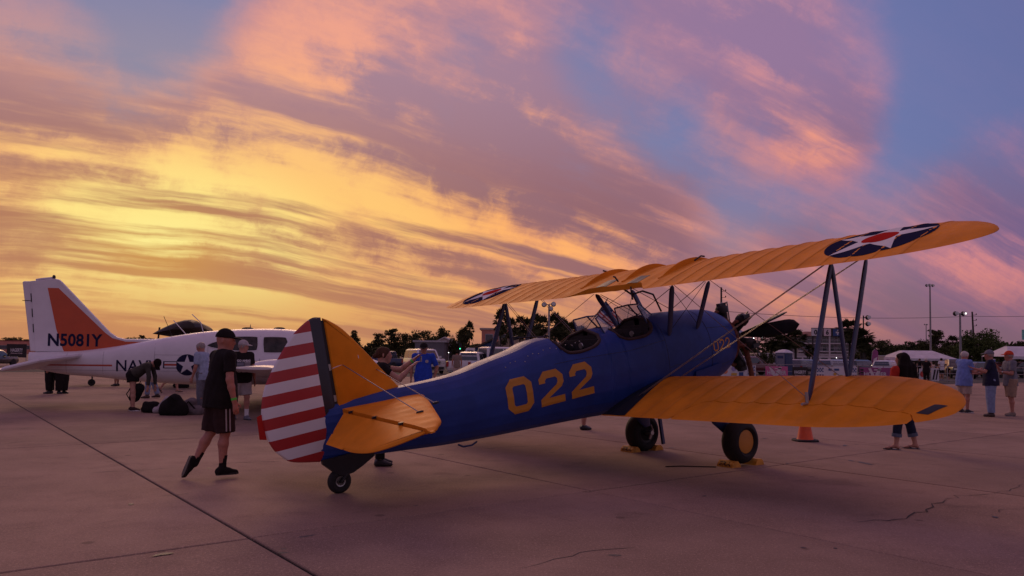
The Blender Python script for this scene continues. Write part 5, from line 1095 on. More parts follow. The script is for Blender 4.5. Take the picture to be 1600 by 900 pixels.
m = MB(); m.lathe([(.15,.035),(.14,.05),(.095,.30)], (0,0,0), 'Z', 28); m.lathe([(.076,.40),(.035,.68),(.03,.69)], (0,0,0), 'Z', 28); m.build('cone_body', M_CONE, CN)
m = MB(); m.lathe([(.0955,.297),(.077,.402)], (0,0,0), 'Z', 28); m.build('collar', C_WHT, CN)
M_CHK = mat('chock_yellow', (.58, .27, .03), .6, var=.25); MLT = mat('chock_lettering', (.03,.02,.015), .7)
def chock(label, c, rz, letters=False):
    t = thing('wheel_chock', label, 'wheel chock', c, rz, 'wheel chocks under the blue biplane'); m = MB(); m.loft([[(-.10,y,0),(.10,y,0),(.07,y,.05),(.03,y,.085),(-.04,y,.085),(-.08,y,.05)] for y in (-.13,.13)]); m.build('wedge', M_CHK, t, smooth=False)
    if letters:
        me = fit_text('ERA', .20, .055, .03); me.materials.append(MLT)
        for v in me.vertices: v.co = (-.0935-.0006*0-(.045-(v.co.y+.045))*.0, -v.co.x, v.co.y+.045)
        for v in me.vertices: v.co.x = -.10+(v.co.z/.05)*.02 if v.co.z <= .05 else -.08+(v.co.z-.05)/.035*.04; v.co.x -= .003
        link('lettering', me, t)
for sg, nm in ((-1, 'near'), (1, 'far')):
    wc_ = BIP.location + Vector((-math.sin(R(36.2)), math.cos(R(36.2)), 0))*sg*.95; u_ = Vector((math.cos(R(36.2)), math.sin(R(36.2)), 0))
    chock(f'yellow chock marked ERA behind the {nm} main wheel', wc_-u_*.255, R(36.2), True); chock(f'yellow chock in front of the {nm} main wheel', wc_+u_*.26, R(36.2+180))
m = MB(); pts = [BIP.location+Vector((-.55,-1.05,.008)), BIP.location+Vector((-.35,-.98,.008)), BIP.location+Vector((-.1,-1.0,.008)), BIP.location+Vector((.15,-1.02,.008))]; rp = m.tube(pts, .007, 6).build('chock_rope', BAGM); tag(rp, 'short dark rope lying by the near main wheel', 'rope')
# ---------------------------------------------------------------- vehicles along the far side
M_GLAZ = mat('car_glass', (.03, .032, .036), .08, spec=.8, coat=.6, var=.2); M_TYR = M_RUBBER; M_CHR = mat('chrome', (.5, .5, .5), .2, .9); M_TAIL = mat('tail_lamp', (.35, .02, .02), .25); M_HEAD = mat('headlamp', (.6, .6, .58), .15, coat=.6); M_TRIM = mat('dark_trim', (.02, .02, .02), .6)
CARC = {k: paint('car_'+k, c, .3, .7, .05) for k, c in dict(white=(.66,.64,.64), silver=(.34,.34,.36), black=(.018,.018,.020), grey=(.10,.10,.11), navy=(.02,.03,.07), maroon=(.12,.02,.02)).items()}
def rrect(x0, x1, hy, z, r=.18):
    o = []
    for cx, cy, a0 in ((x1-r, hy-r, 0), (x0+r, hy-r, 90), (x0+r, -hy+r, 180), (x1-r, -hy+r, 270)):
        for k in range(4): a = R(a0+30*k); o.append(Vector((cx+r*math.cos(a), cy+r*math.sin(a), z)))
    return o
def vehicle(name, label, cat, loc, face, colour, L=4.8, W=1.9, H=1.75, style='suv', group=None):
    t = thing(name, label, cat, loc, R(face), group); m = MB(); hw = W/2; gz = .24; belt = H*(.60 if style in ('suv', 'pickup') else .50 if style == 'van' else .58); r = .34 if H > 1.6 else .31
    x0, x1 = -L/2, L/2; hood = {'suv': .25, 'pickup': .26, 'sedan': .27, 'van': .17}[style]*L; tail = {'suv': .0, 'pickup': .36, 'sedan': .18, 'van': .0}[style]*L
    m.loft([rrect(x0+.10, x1-.14, hw-.10, gz), rrect(x0+.03, x1-.05, hw-.02, gz+.14), rrect(x0, x1, hw, (gz+belt)/2), rrect(x0+.02, x1-.05, hw-.01, belt-.10), rrect(x0+.05, x1-.14, hw-.06, belt)])
    body = m.build('body', CARC[colour], t); wr = .12*L
    c0, c1 = x0+tail+.04, x1-hood; s0, s1 = (.10, .55) if style in ('suv', 'van') else (.45, .62)
    if style == 'pickup': s0 = .12
    cab = [(belt-.01, c0, c1, hw-.07), (belt+(H-belt)*.55, lerp(c0, c0+s0, .5), lerp(c1, c1-s1, .55), hw-.15), (H-.07, c0+s0, c1-s1, hw-.22), (H, c0+s0+.22, c1-s1-.25, hw-.36)]
    m = MB(); m.loft([rrect(a, b, hy, z, .12) for z, a, b, hy in cab]); m.build('cabin', CARC[colour], t)
    def side(tx, z): # point on the glass plane
        k = (z-belt)/(H-.07-belt); return lerp(hw-.07, hw-.22, k)+.012
    zs = (belt+.05, H-.15); n = {'suv': 3, 'van': 3, 'pickup': 2, 'sedan': 2}[style]
    def edge(z, end): k = (z-belt)/(H-.07-belt); return lerp(c0, c0+s0, k)+.10 if end == 0 else lerp(c1, c1-s1, k)-.10
    for sg in (-1, 1):
        for i in range(n):
            q = []
            for z, fr in ((zs[0], i/n+.012), (zs[0], (i+1)/n-.012), (zs[1], (i+1)/n-.012), (zs[1], i/n+.012)): q.append(Vector((lerp(edge(z,0), edge(z,1), fr), sg*side(0, z), z)))
            m = MB(); m.loft([q, [p+Vector((0, -sg*.02, 0)) for p in q]]); m.build('side_window', M_GLAZ, t, smooth=False)
    for end in (0, 1):
        q = []
        for z, f_ in ((zs[0], 1), (zs[0], -1), (zs[1]+.03, -1), (zs[1]+.03, 1)):
            k = (z-belt)/(H-.07-belt); x = (lerp(c0, c0+s0, k)-.012) if end == 0 else (lerp(c1, c1-s1, k)+.03); q.append(Vector((x, f_*(side(0, z)-.16), z)))
        m = MB(); m.loft([q, [p+Vector((.02 if end == 0 else -.02, 0, 0)) for p in q]]); m.build('windscreen' if end else 'rear_window', M_GLAZ, t, smooth=False)
    if style == 'pickup':
        m = MB(); m.box((x0+.12, -hw+.12, belt-.02), (c0-.06, hw-.12, belt+.006)); m.build('load_bed', M_TRIM, t)
    for sx in (x0+L*.19, x1-L*.19):
        for sg in (-1, 1):
            m = MB(); m.lathe([(.001,-.005),(r*1.18,-.005),(r*1.18,.012),(.001,.012)], (sx, sg*(hw-.004), r), 'Y', 20); m.build('wheel_arch', M_TRIM, t)
            m = MB(); m.lathe([(r*.62,-.10),(r*.96,-.10),(r,-.06),(r,.06),(r*.96,.10),(r*.62,.10)], (sx, sg*(hw-.08), r), 'Y', 20); wo = m.build('wheel', M_TYR, t); m = MB(); m.lathe([(r*.62,sg*.09),(r*.5,sg*.07),(r*.2,sg*.095),(.01,sg*.095)], (sx, sg*(hw-.08), r), 'Y', 14); m.build('rim', M_CHR, wo)
    fb = (gz+belt)/2
    m = MB(); m.box((x1-.02, -hw*.52, fb+.03), (x1+.018, hw*.52, belt-.14)); gr = m.build('grille', M_TRIM, t); m = MB()
    for k in range(2): m.box((x1+.015, -hw*.50, fb+.10+k*.13), (x1+.032, hw*.50, fb+.15+k*.13))
    m.build('grille_bar', M_CHR, gr, kind='stuff'); m = MB(); m.box((x1-.05, -hw*.80, gz+.12), (x1+.05, hw*.80, gz+.30)); m.build('bumper', M_TRIM, t); m = MB(); m.box((x0-.05, -hw*.86, gz+.12), (x0+.05, hw*.86, gz+.32)); m.build('bumper', M_CHR if style == 'pickup' else M_TRIM, t)
    for sg in (-1, 1):
        m = MB(); m.box((x1-.10, sg*hw*.74-.16, fb+.12), (x1+.012, sg*hw*.74+.16, belt-.14)); m.build('headlamp', M_HEAD, t); m = MB(); m.box((x0-.012, sg*hw*.88-.09, belt-.42), (x0+.08, sg*hw*.88+.09, belt-.06)); m.build('tail_lamp', M_TAIL, t)
        m = MB(); m.box((c1-.55, sg*(hw+.10)-.10, belt+.05), (c1-.42, sg*(hw+.10)+.10, belt+.22)); m.build('wing_mirror', CARC[colour], t)
    return t
vehicle('sport_utility', 'white full size SUV parked with its grille towards the blue T-shirt man', 'car', onx(662, 62), -66, 'white', 5.4, 2.03, 1.95)
VN = vehicle('van', 'white van with its rear door swung open in front of the palms', 'van', onx(800, 60), 32, 'white', 5.6, 2.0, 2.15, 'van')
m = MB(); M_ = Matrix.Translation((-2.8, 1.0, 0)) @ Matrix.Rotation(R(105), 4, 'Z'); m.loft([[M_ @ Vector((0, y, z)) for y, z in smooth_poly([(0,.5),(.95,.5),(.95,1.5),(.85,2.02),(0,2.05)], 3, (0,1,4))], [M_ @ Vector((.06, y, z)) for y, z in smooth_poly([(0,.5),(.95,.5),(.95,1.5),(.85,2.02),(0,2.05)], 3, (0,1,4))]]); dr_ = m.build('rear_door', CARC['white'], VN); m = MB(); m.box((-.012,.12,1.15),(.072,.83,1.85), M=M_); m.build('door_window', M_GLAZ, dr_)
vehicle('pickup_truck', 'white pickup seen from behind between the taupe shirt man and the van', 'pickup', onx(737, 58), 72, 'white', 5.4, 1.95, 1.75, 'pickup')
vehicle('pickup_truck', 'dark blue pickup behind the woman taking a picture', 'pickup', onx(604, 75), 150, 'navy', 5.4, 1.95, 1.8, 'pickup')
vehicle('parked_car', 'black hatchback parked behind the white pickup tailgate', 'car', onx(733, 70), 200, 'black', 4.2, 1.8, 1.55)
vehicle('parked_car', 'dark sedan parked just right of the portable toilet', 'car', onx(1258, 76), 40, 'grey', 4.4, 1.8, 1.48, 'suv')
vehicle('sport_utility', 'silver SUV parked behind the white sponsor banner with blue ends', 'car', onx(1307, 74), 38, 'silver', 4.6, 1.85, 1.50)
vehicle('sport_utility', 'black SUV parked between two pale SUVs behind the wing struts', 'car', onx(1345, 78), 35, 'black', 4.6, 1.85, 1.5)
vehicle('sport_utility', 'pale silver SUV showing its rear window behind the purple banner', 'car', onx(1386, 72), 52, 'white', 4.6, 1.85, 1.48)
vehicle('pickup_truck', 'black pickup with chrome grille right of the white T-shirt man', 'pickup', onx(1494, 68), 255, 'black', 5.2, 1.95, 1.7, 'pickup')
vehicle('parked_car', 'dark car parked behind the man in light blue T-shirt', 'car', onx(1530, 72), 15, 'grey', 4.6, 1.85, 1.45, 'sedan')
vehicle('parked_car', 'maroon car parked behind the man in navy T-shirt', 'car', onx(1568, 74), 205, 'maroon', 4.6, 1.85, 1.45, 'sedan')
vehicle('sport_utility', 'black SUV cut by the right edge behind the red cap', 'car', onx(1603, 72), 165, 'black', 4.6, 1.85, 1.5)
vehicle('parked_car', 'dark car cut by the left edge beside the black banner', 'car', onx(-12, 66), 90, 'black', 4.6, 1.85, 1.45, 'sedan')
vehicle('sport_utility', 'red SUV far back left of the portable toilet', 'car', onx(1170, 72), 0, 'maroon', 4.8, 1.9, 1.7)

# ---------------------------------------------------------------- buildings
M_GWALL = mat('wall_grey', (.16, .155, .17), .85, scale=.6); M_WWALL = mat('wall_white', (.50, .47, .48), .8, scale=.6); M_BWALL = mat('wall_blue', (.045, .075, .20), .7, scale=.6); M_PINK = mat('wall_salmon', (.55, .22, .16), .85, scale=.5); M_CREAM = mat('wall_cream', (.46, .38, .31), .85, scale=.5); M_BROOF = mat('roof_brown', (.10, .065, .045), .85, scale=1, var=.3); M_RROOF = mat('roof_red', (.20, .06, .045), .8, scale=.8, var=.25); M_METR = mat('roof_metal', (.40, .38, .40), .45, .3); M_WPANE = mat('building_glass', (.04, .045, .06), .12, spec=.8, var=.3); M_HOTEL = mat('wall_hotel', (.20, .18, .20), .85, scale=.4)
def box_part(name, lo, hi, m_, par): m = MB(); m.box(lo, hi); return m.build(name, m_, par, smooth=False)
def building(name, label, px0, px1, dist, H, depth, wall, roof='flat', rm=None, rise=1.2, wins=None, ov=.3):
    a, b = onx(px0, dist), onx(px1, dist); w_ = (b-a).length; t = thing(name, label, 'building', (a+b)/2, math.atan2(b.y-a.y, b.x-a.x))
    wl = box_part('wall', (-w_/2, 0, 0), (w_/2, depth, H), wall, t); x = w_/2+ov
    m = MB()
    if roof == 'flat': m.box((-x, -ov*.4, H), (x, depth+ov*.4, H+.25))
    elif roof == 'gable': m.loft([[(s_*x*1.0, -ov, H-.05), (s_*x*.0, -ov, H+rise), (s_*x*.0, depth+ov, H+rise), (s_*x, depth+ov, H-.05)] for s_ in (-1,)]+[[(0, -ov, H+rise+.12), (0, -ov, H+rise+.12), (0, depth+ov, H+rise+.12), (0, depth+ov, H+rise+.12)]]) if False else m.loft([[(-x, y, H-.08), (0, y, H+rise), (x, y, H-.08), (x, y, H+.10), (0, y, H+rise+.2), (-x, y, H+.10)] for y in (-ov, depth+ov)])
    elif roof == 'hip': m.loft([[(-x, -ov, H), (x, -ov, H), (x, depth+ov, H), (-x, depth+ov, H)], [(-x*.55, depth*.4, H+rise), (x*.55, depth*.4, H+rise), (x*.55, depth*.6, H+rise), (-x*.55, depth*.6, H+rise)]])
    elif roof == 'shed': m.loft([[(-x, -ov, H-.1), (x, -ov, H+rise), (x, depth+ov, H+rise), (-x, depth+ov, H-.1)], [(-x, -ov, H+.12), (x, -ov, H+rise+.22), (x, depth+ov, H+rise+.22), (-x, depth+ov, H+.12)]])
    m.build('roof', rm or M_METR, t, smooth=False)
    if roof == 'gable': g = MB(); g.loft([[(-w_/2, y, H), (w_/2, y, H), (0, y, H+rise)] for y in (.02, .2)]); g.build('gable', wall, t, smooth=False)
    if roof == 'shed': g = MB(); g.loft([[(-w_/2, y, H-.1), (w_/2, y, H-.1), (w_/2, y, H+rise)] for y in (.02, depth-.02)]); g.build('gable', wall, t, smooth=False)
    for (fx, z0, ww, hh) in wins or []:
        fr = box_part('window', (fx*w_/2-ww/2-.08, -.05, z0-.08), (fx*w_/2+ww/2+.08, .02, z0+hh+.08), M_METR, t); box_part('pane', (fx*w_/2-ww/2, -.07, z0), (fx*w_/2+ww/2, -.03, z0+hh), M_WPANE, fr)
    return t
building('storage_shed', 'grey flat walled shed behind the white SUV', 648, 694, 105, 3.2, 8, M_GWALL)
building('hangar', 'white gabled metal shed left of the small palm trio', 676, 712, 118, 3.1, 14, M_WWALL, 'gable', M_METR, 1.0, [(.5, 0.1, 1.0, 2.2)])
building('workshop', 'blue walled building under a sloping brown roof', 706, 772, 92, .9, 8, M_BWALL, 'shed', M_BROOF, 2.7)
building('salmon_building', 'salmon coloured block with a parapet behind the left wing struts', 752, 812, 110, 5.2, 10, M_PINK, 'flat', M_CREAM, wins=[(-.6, 3.6, 1.0, .9), (.1, 3.6, 1.0, .9), (.7, 3.6, 1.0, .9)])
building('restaurant', 'low cream building with a wide brown roof below the salmon block', 772, 850, 96, 2.2, 8, M_CREAM, 'hip', M_BROOF, 1.5, ov=1.0)
building('warehouse', 'long low white building behind the palm cluster', 812, 900, 150, 4.0, 10, M_WWALL, wins=[(-.6, 1.5, 2, 1.2), (0, 1.5, 2, 1.2), (.6, 1.5, 2, 1.2)])
building('low_building', 'low white building below the hotel', 1186, 1322, 140, 2.3, 8, M_WWALL, wins=[(k*.2-.9, .8, 1.2, 1.0) for k in range(10)])
building('terminal', 'long low salmon building at the far left edge', -60, 52, 260, 4.3, 10, M_PINK, 'flat', M_RROOF, wins=[(k*.16-.8, 1.6, 2.0, 1.2) for k in range(11)])
# the hotel: floors with balconies, rails and windows
a, b = onx(1248, 200), onx(1352, 200); HO = thing('hotel', 'grey hotel with balconies and a red roof behind the wing struts', 'building', (a+b)/2, math.atan2(b.y-a.y, b.x-a.x)); w_ = (b-a).length
box_part('wall', (-w_/2, 0, 0), (w_/2, 14, 7.6), M_HOTEL, HO)
for f_ in range(3):
    z = 1.6+f_*2.1; box_part('balcony_slab', (-w_/2-.1, -1.3, z-.25), (w_/2+.1, .0, z), M_WWALL, HO); box_part('balcony_rail', (-w_/2-.1, -1.3, z+.75), (w_/2+.1, -1.22, z+.85), M_METR, HO)
    for k in range(9):
        x = -w_/2+(k+.5)*w_/9; d_ = box_part('window', (x-.62, -.05, z+.05), (x+.62, .03, z+1.65), M_METR, HO); box_part('pane', (x-.54, -.08, z+.1), (x+.54, -.02, z+1.58), M_WPANE, d_)
m = MB(); m.loft([[(-w_/2-.8,-1.6,7.6),(w_/2+.8,-1.6,7.6),(w_/2+.8,15,7.6),(-w_/2-.8,15,7.6)], [(-w_/2+4,6,9.0),(w_/2-4,6,9.0),(w_/2-4,8,9.0),(-w_/2+4,8,9.0)]]); m.build('roof', M_RROOF, HO, smooth=False)
m = MB()
for x in (-w_*.18, w_*.12): m.loft([[(x-2.2,-1.9,7.65),(x+2.2,-1.9,7.65),(x,-1.9,9.0)], [(x-2.2,4,7.65),(x+2.2,4,7.65),(x,4,9.0)]])
m.build('roof_gable', M_RROOF, HO, smooth=False, kind='stuff')

# ---------------------------------------------------------------- fence with banners
M_RAIL = mat('galvanised_rail', (.30, .29, .29), .5, .6); M_DKGR = mat('dark_grass', (.035, .042, .018), .95, var=.4, scale=3)
def ribbon(px0, px1, d0, d1, z): a, b, c, d = onx(px0, d0), onx(px1, d0), onx(px1, d1), onx(px0, d1); return [(p.x, p.y, z) for p in (a, b, c, d)]
MB().add(ribbon(1080, 1760, 56.5, 92, -.035), [(0,1,2,3)]).build('grass_verge', M_DKGR, smooth=False, kind='structure')
MB().add(ribbon(560, 1000, 72, 100, -.035), [(0,1,2,3)]).build('grass_verge', M_DKGR, smooth=False, kind='structure')
FD = 53.0
FN = thing('barrier_fence', 'low metal rail fence that carries the sponsor banners', 'fence', onx(1300, FD)); fo = FN.location.copy()
def fpt(px, z, d=FD): p = onx(px, d); return Vector((p.x, p.y, z))
for k, px in enumerate(range(1100, 1521, 20)): m = MB(); m.tube([fpt(px, -.05)-fo, fpt(px, 1.12)-fo], .03, 6); m.build('post', M_RAIL, FN)
for z in (1.10, .62, .12): m = MB(); m.tube([fpt(1100, z)-fo, fpt(1520, z)-fo], .022, 6); m.build('rail', M_RAIL, FN)
BAN = {k: mat('banner_'+k, c, .7, var=.06, scale=2) for k, c in dict(white=(.58,.55,.57), pink=(.56,.12,.27), purple=(.28,.06,.18), black=(.020,.015,.015), navy=(.03,.07,.20), orange=(.60,.22,.12), lilac=(.30,.26,.48), gold=(.55,.33,.06), green=(.16,.36,.10), red=(.45,.05,.04), pale=(.62,.50,.52)).items()}
def banner(label, px0, px1, z0, z1, ground, marks, d=FD-.12, group=None):
    """a sheet banner with its print as flat pieces: marks = (colour, polygon or text, x0, z0, x1, z1) in fractions"""
    a, b = fpt(px0, 0, d), fpt(px1, 0, d); w_ = (b-a).length; t = thing('banner', label, 'banner', (a.x, a.y, 0), math.atan2(b.y-a.y, b.x-a.x), group); h_ = z1-z0; m = MB()
    n = 16; m.loft([[Vector((w_*i/n, y+.012*math.sin(i*1.3), z)) for z in (z0, z1)] + [Vector((w_*i/n, y+.012*math.sin(i*1.3)+.006, z)) for z in (z1, z0)] for i in range(n+1) for y in (0,)]); m.build('sheet', BAN[ground], t)
    for k, (c, sh, x0, y0, x1, y1) in enumerate(marks):
        cx, cz, ww, hh = (x0+x1)/2*w_, z0+(y0+y1)/2*h_, (x1-x0)*w_, (y1-y0)*h_
        if isinstance(sh, str): me = fit_text(sh, ww, hh, .025)
        else: me = poly_mesh([[(x*ww/2, y*hh/2) for x, y in p] for p in sh])
        me.materials.append(BAN[c])
        for v in me.vertices: v.co = (cx+v.co.x, -.020-.0025*k, cz+v.co.y)
        link('lettering' if isinstance(sh, str) else 'emblem', me, t)
    return t
SQ = [[(-1,-1),(1,-1),(1,1),(-1,1)]]; OV = [disc(1, 16)]
def checks(n, r): return [[(-1+2*i/n, -1+2*j/r), (-1+2*(i+1)/n, -1+2*j/r), (-1+2*(i+1)/n, -1+2*(j+1)/r), (-1+2*i/n, -1+2*(j+1)/r)] for i in range(n) for j in range(r) if (i+j) % 2 == 0]
VV = [[(-.9,.9),(-.5,.9),(.0,-.3),(.5,.9),(.95,.9),(.25,-.95),(-.2,-.95)], [(-.1,.55),(.9,.55),(.85,.75),(-.1,.75)]]
HSR = [('pale', VV, .12, .05, .75, .98), ('white', 'HOOSIER', .08, .32, .92, .66)]
banner('white sponsor banner with a blue checked end below the propeller', 1126, 1181, .10, 1.02, 'white', [('orange', OV, .06, .35, .20, .70), ('lilac', OV, .30, .55, .44, .90), ('gold', SQ, .30, .22, .46, .42), ('green', OV, .52, .70, .62, .92), ('navy', SQ, .52, .20, .64, .48), ('lilac', SQ, .50, .55, .70, .62), ('navy', checks(5, 7), .77, .06, .97, .94), ('white', SQ, .77, .42, .97, .60), ('red', 'NASCAR' if False else 'RACING', .78, .45, .96, .57)])
banner('pink sponsor banner in front of the portable toilet', 1196, 1231, .12, .98, 'pink', HSR)
banner('small black banner with white lettering on the rail fence', 1238, 1262, .10, .95, 'black', [('white', 'HAGERTY', .12, .45, .88, .72), ('pale', 'Drivers Club', .16, .28, .84, .38)])
banner('white sponsor banner with blue checked ends behind the wing struts', 1275, 1339, .08, .98, 'white', [('navy', checks(5, 7), .02, .06, .18, .94), ('white', SQ, .02, .42, .18, .60), ('navy', SQ, .30, .72, .38, .88), ('navy', SQ, .44, .72, .56, .88), ('gold', OV, .42, .36, .50, .56), ('lilac', OV, .28, .14, .38, .34), ('green', OV, .56, .30, .66, .40), ('navy', checks(5, 7), .82, .06, .98, .94), ('white', SQ, .82, .42, .98, .60)])
banner('purple sponsor banner just right of the wing struts', 1343, 1391, .08, .98, 'purple', [('pale', VV, .25, .05, .72, .98), ('white', 'HOOSIER', .14, .34, .88, .64)]+[('black', SQ, .02, .08+k*.22, .12, .22+k*.22) for k in range(4)])
banner('white banner with a red mark beside the man in black shirt', 1436, 1446, .10, .95, 'white', [('red', OV, .1, .3, .9, .8)])
banner('white banner with bold black strokes beside the white T-shirt man', 1455, 1467, .10, .98, 'white', [('black', [[(-.9,-1),(-.4,-1),(.2,1),(-.3,1)],[(.0,-1),(.4,-1),(1,1),(.6,1)]], .05, .1, .95, .9)])
LB = banner('black banner with white lettering on a frame near the far left edge', 10, 41, .70, 2.02, 'black', [('white', 'HAGERTY', .20, .42, .82, .68), ('pale', 'Drivers Club', .22, .27, .80, .36)], d=75)
lw = (fpt(41, 0, 75)-fpt(10, 0, 75)).length
for x in (.05, lw-.05): m = MB(); m.tube([(x, .05, -.05), (x, .05, 2.05)], .03, 6); m.build('frame_leg', M_RAIL, LB)
# railing at the right edge
RL_ = thing('pipe_railing', 'grey pipe railing at the right edge behind the red cap', 'fence', onx(1590, 54)); ro_ = RL_.location.copy()
for px in range(1560, 1661, 20): m = MB(); m.tube([fpt(px, -.05, 54)-ro_, fpt(px, 1.1, 54)-ro_], .03, 6); m.build('post', M_RAIL, RL_)
for z in (1.08, .6): m = MB(); m.tube([fpt(1560, z, 54)-ro_, fpt(1660, z, 54)-ro_], .025, 6); m.build('rail', M_RAIL, RL_)

# ---------------------------------------------------------------- toilet, tents, flags, signs
M_PTY = mat('toilet_blue', (.03, .05, .12), .55); M_PTD = mat('toilet_door', (.20, .20, .23), .6); M_PTR = mat('toilet_roof', (.55, .52, .55), .5)
PT = thing('portable_toilet', 'blue portable toilet with pale domed roof behind the pink banner', 'portable toilet', onx(1225, 72), R(38))
m = MB(); m.loft([rrect(-.58,.58,.58,0,.06), rrect(-.56,.56,.56,2.05,.06)]); m.build('cabin', M_PTY, PT)
m = MB(); m.loft([rrect(-.64,.64,.64,2.05,.1), rrect(-.62,.62,.62,2.13,.1), rrect(-.36,.36,.36,2.33,.1), rrect(-.1,.1,.1,2.40,.04)]); m.build('roof', M_PTR, PT)
m = MB(); m.box((-.62,-.42,.12),(-.575,.42,1.98)); dd = m.build('door', M_PTD, PT); m = MB(); m.box((-.64,-.30,1.55),(-.615,.30,1.80)); m.build('vent', M_PTY, dd)
def tent(label, px0, px1, dist, eave, peak, depth, mtl):
    a, b = onx(px0, dist), onx(px1, dist); w_ = (b-a).length; t = thing('tent', label, 'tent', (a+b)/2, math.atan2(b.y-a.y, b.x-a.x)); h_ = w_/2
    m = MB(); m.loft([[(-h_,0,eave),(h_,0,eave),(h_,depth,eave),(-h_,depth,eave)], [(-h_*.55,depth*.45,peak),(h_*.55,depth*.45,peak),(h_*.55,depth*.55,peak),(-h_*.55,depth*.55,peak)]]); m.build('canopy', mtl, t, smooth=False)
    n = max(4, int(w_/.5)); m = MB(); top = [Vector((-h_+w_*i/n, -.02, eave+.02)) for i in range(n+1)]; bot = [Vector((-h_+w_*i/n, -.02, eave-.22-(.05 if i % 2 else 0))) for i in range(n+1)]; m.loft([[p for p in top], [p for p in bot]], False, closed=False); m.build('valance', mtl, t, smooth=False)
    for x in (-h_+.05, 0, h_-.05):
        for y in (.05, depth-.05): m = MB(); m.tube([(x,y,-.05),(x,y,eave)], .035, 6); m.build('pole', M_RAIL, t)
    return t
M_TENT = mat('tent_white', (.62, .58, .60), .8, scale=1)
tent('long white frame tent behind the men talking', 1408, 1496, 92, 1.75, 2.75, 6, M_TENT); tent('white tent cut by the right edge', 1574, 1660, 72, 2.0, 3.0, 4, M_TENT)
FB = thing('feather_flag', 'tall feather flag in purple and yellow behind the pale SUV', 'flag', onx(1362, 72)); m = MB(); m.tube([(0,0,-.05),(0,0,1.6),(.06,0,2.3),(.30,0,2.55)], .02, 6); m.build('pole', M_RAIL, FB)
m = MB(); L1 = [(.03,.5),(.03,1.2),(.04,1.8),(.10,2.3),(.30,2.52)]; R1 = [(.55,.5),(.60,1.2),(.62,1.8),(.58,2.3),(.42,2.53)]; m.loft([[Vector((x,.01*math.sin(i),z)), Vector((X,.05*math.sin(i*1.7),z)), Vector((X,.05*math.sin(i*1.7)+.01,z)), Vector((x,.01*math.sin(i)+.01,z))] for i, ((x,z),(X,_)) in enumerate(zip(L1,R1))]); m.build('sail', BAN['purple'], FB)
m = MB(); m.add([(.10,-.07,.6),(.5,-.07,.6),(.45,-.07,1.25),(.15,-.07,1.0)], [(0,1,2,3)]); m.build('emblem', BAN['gold'], FB); m = MB(); m.add([(.12,-.07,1.3),(.45,-.07,1.5),(.50,-.07,1.8),(.15,-.07,1.6)], [(0,1,2,3)]); m.build('emblem', BAN['pale'], FB)
FB2 = thing('banner_flag', 'white banner with a dark zigzag mark above the pale SUV', 'flag', onx(1390, 74)); m = MB(); m.box((-.55,0,1.15),(.55,.02,1.80)); m.build('sheet', BAN['pale'], FB2); m = MB(); m.add([(-.4,-.012,1.6),(.0,-.012,1.45),(-.05,-.012,1.55),(.42,-.012,1.35),(.0,-.012,1.40),(.05,-.012,1.33)], [(0,1,2),(2,1,4,3),(4,5,3)]); m.build('emblem', BAN['purple'], FB2)
for x in (-.5, .5): m = MB(); m.tube([(x,.03,-.05),(x,.03,1.8)], .02, 6); m.build('pole', M_RAIL, FB2)
CB = thing('display_box', 'cream display box behind the feather flag', 'box', onx(1376, 76)); m = MB(); m.loft([rrect(-.30,.30,.3,0,.04), rrect(-.30,.30,.3,1.9,.04)]); m.build('box', M_CREAM, CB); m = MB(); m.box((-.33,-.33,1.9),(.33,.33,1.98)); m.build('lid', M_WWALL, CB)
# number board on posts
NBD = 118; a, b = onx(1268, NBD), onx(1348, NBD); w_ = (b-a).length; NB = thing('number_board', 'row of number panels on posts in front of the hotel', 'sign', (a+b)/2, math.atan2(b.y-a.y, b.x-a.x))
box_part('board', (-w_/2, 0, 5.05), (w_/2, .12, 6.4), BAN['black'], NB)
for k, (f0, f1, c, tx) in enumerate(((.0,.16,'white','0'),(.24,.38,'pale','6'),(.42,.60,'navy','+'),(.82,.98,'white','2'))):
    p_ = box_part('panel', (-w_/2+f0*w_, -.05, 5.15), (-w_/2+f1*w_, -.005, 6.3), BAN[c], NB); me = fit_text(tx, (f1-f0)*w_*.4, .8, .04); me.materials.append(BAN['white' if c == 'navy' else 'black'])
    for v in me.vertices: v.co = (-w_/2+(f0+f1)/2*w_+v.co.x, -.06, 5.72+v.co.y)
    link('lettering', me, p_)
for f_ in (.03, .36, .66, .97): m = MB(); m.tube([(-w_/2+f_*w_, .1, -.05), (-w_/2+f_*w_, .1, 5.1)], .13, 8); m.build('post', M_WWALL if f_ == .36 else BAN['black'], NB)
M_LITG = mat('lit_green_post', (.3, .6, .35), .5, emit=(.45, .85, .55), estr=.5); SG = thing('roadside_sign', 'blue roadside sign on a green lit post behind the engine', 'sign', onx(1171, 100)); box_part('sign_panel', (-.58,-.05,3.45),(.58,.05,4.1), mat('sign_blue', (.03,.06,.35), .5, emit=(.05,.1,.5), estr=.35), SG); m = MB(); m.tube([(-.5,.0,-.05),(-.5,.0,3.5)], .09, 8); m.build('post', M_LITG, SG)
SG2 = thing('roadside_sign', 'tall teal sign cut by the right edge', 'sign', onx(1601, 120)); box_part('sign_panel', (-.35,-.08,5.0),(1.2,.08,6.6), mat('sign_teal', (.15,.42,.42), .5), SG2); m = MB(); m.tube([(.4,0,-.05),(.4,0,5)], .1, 8); m.build('post', M_RAIL, SG2)
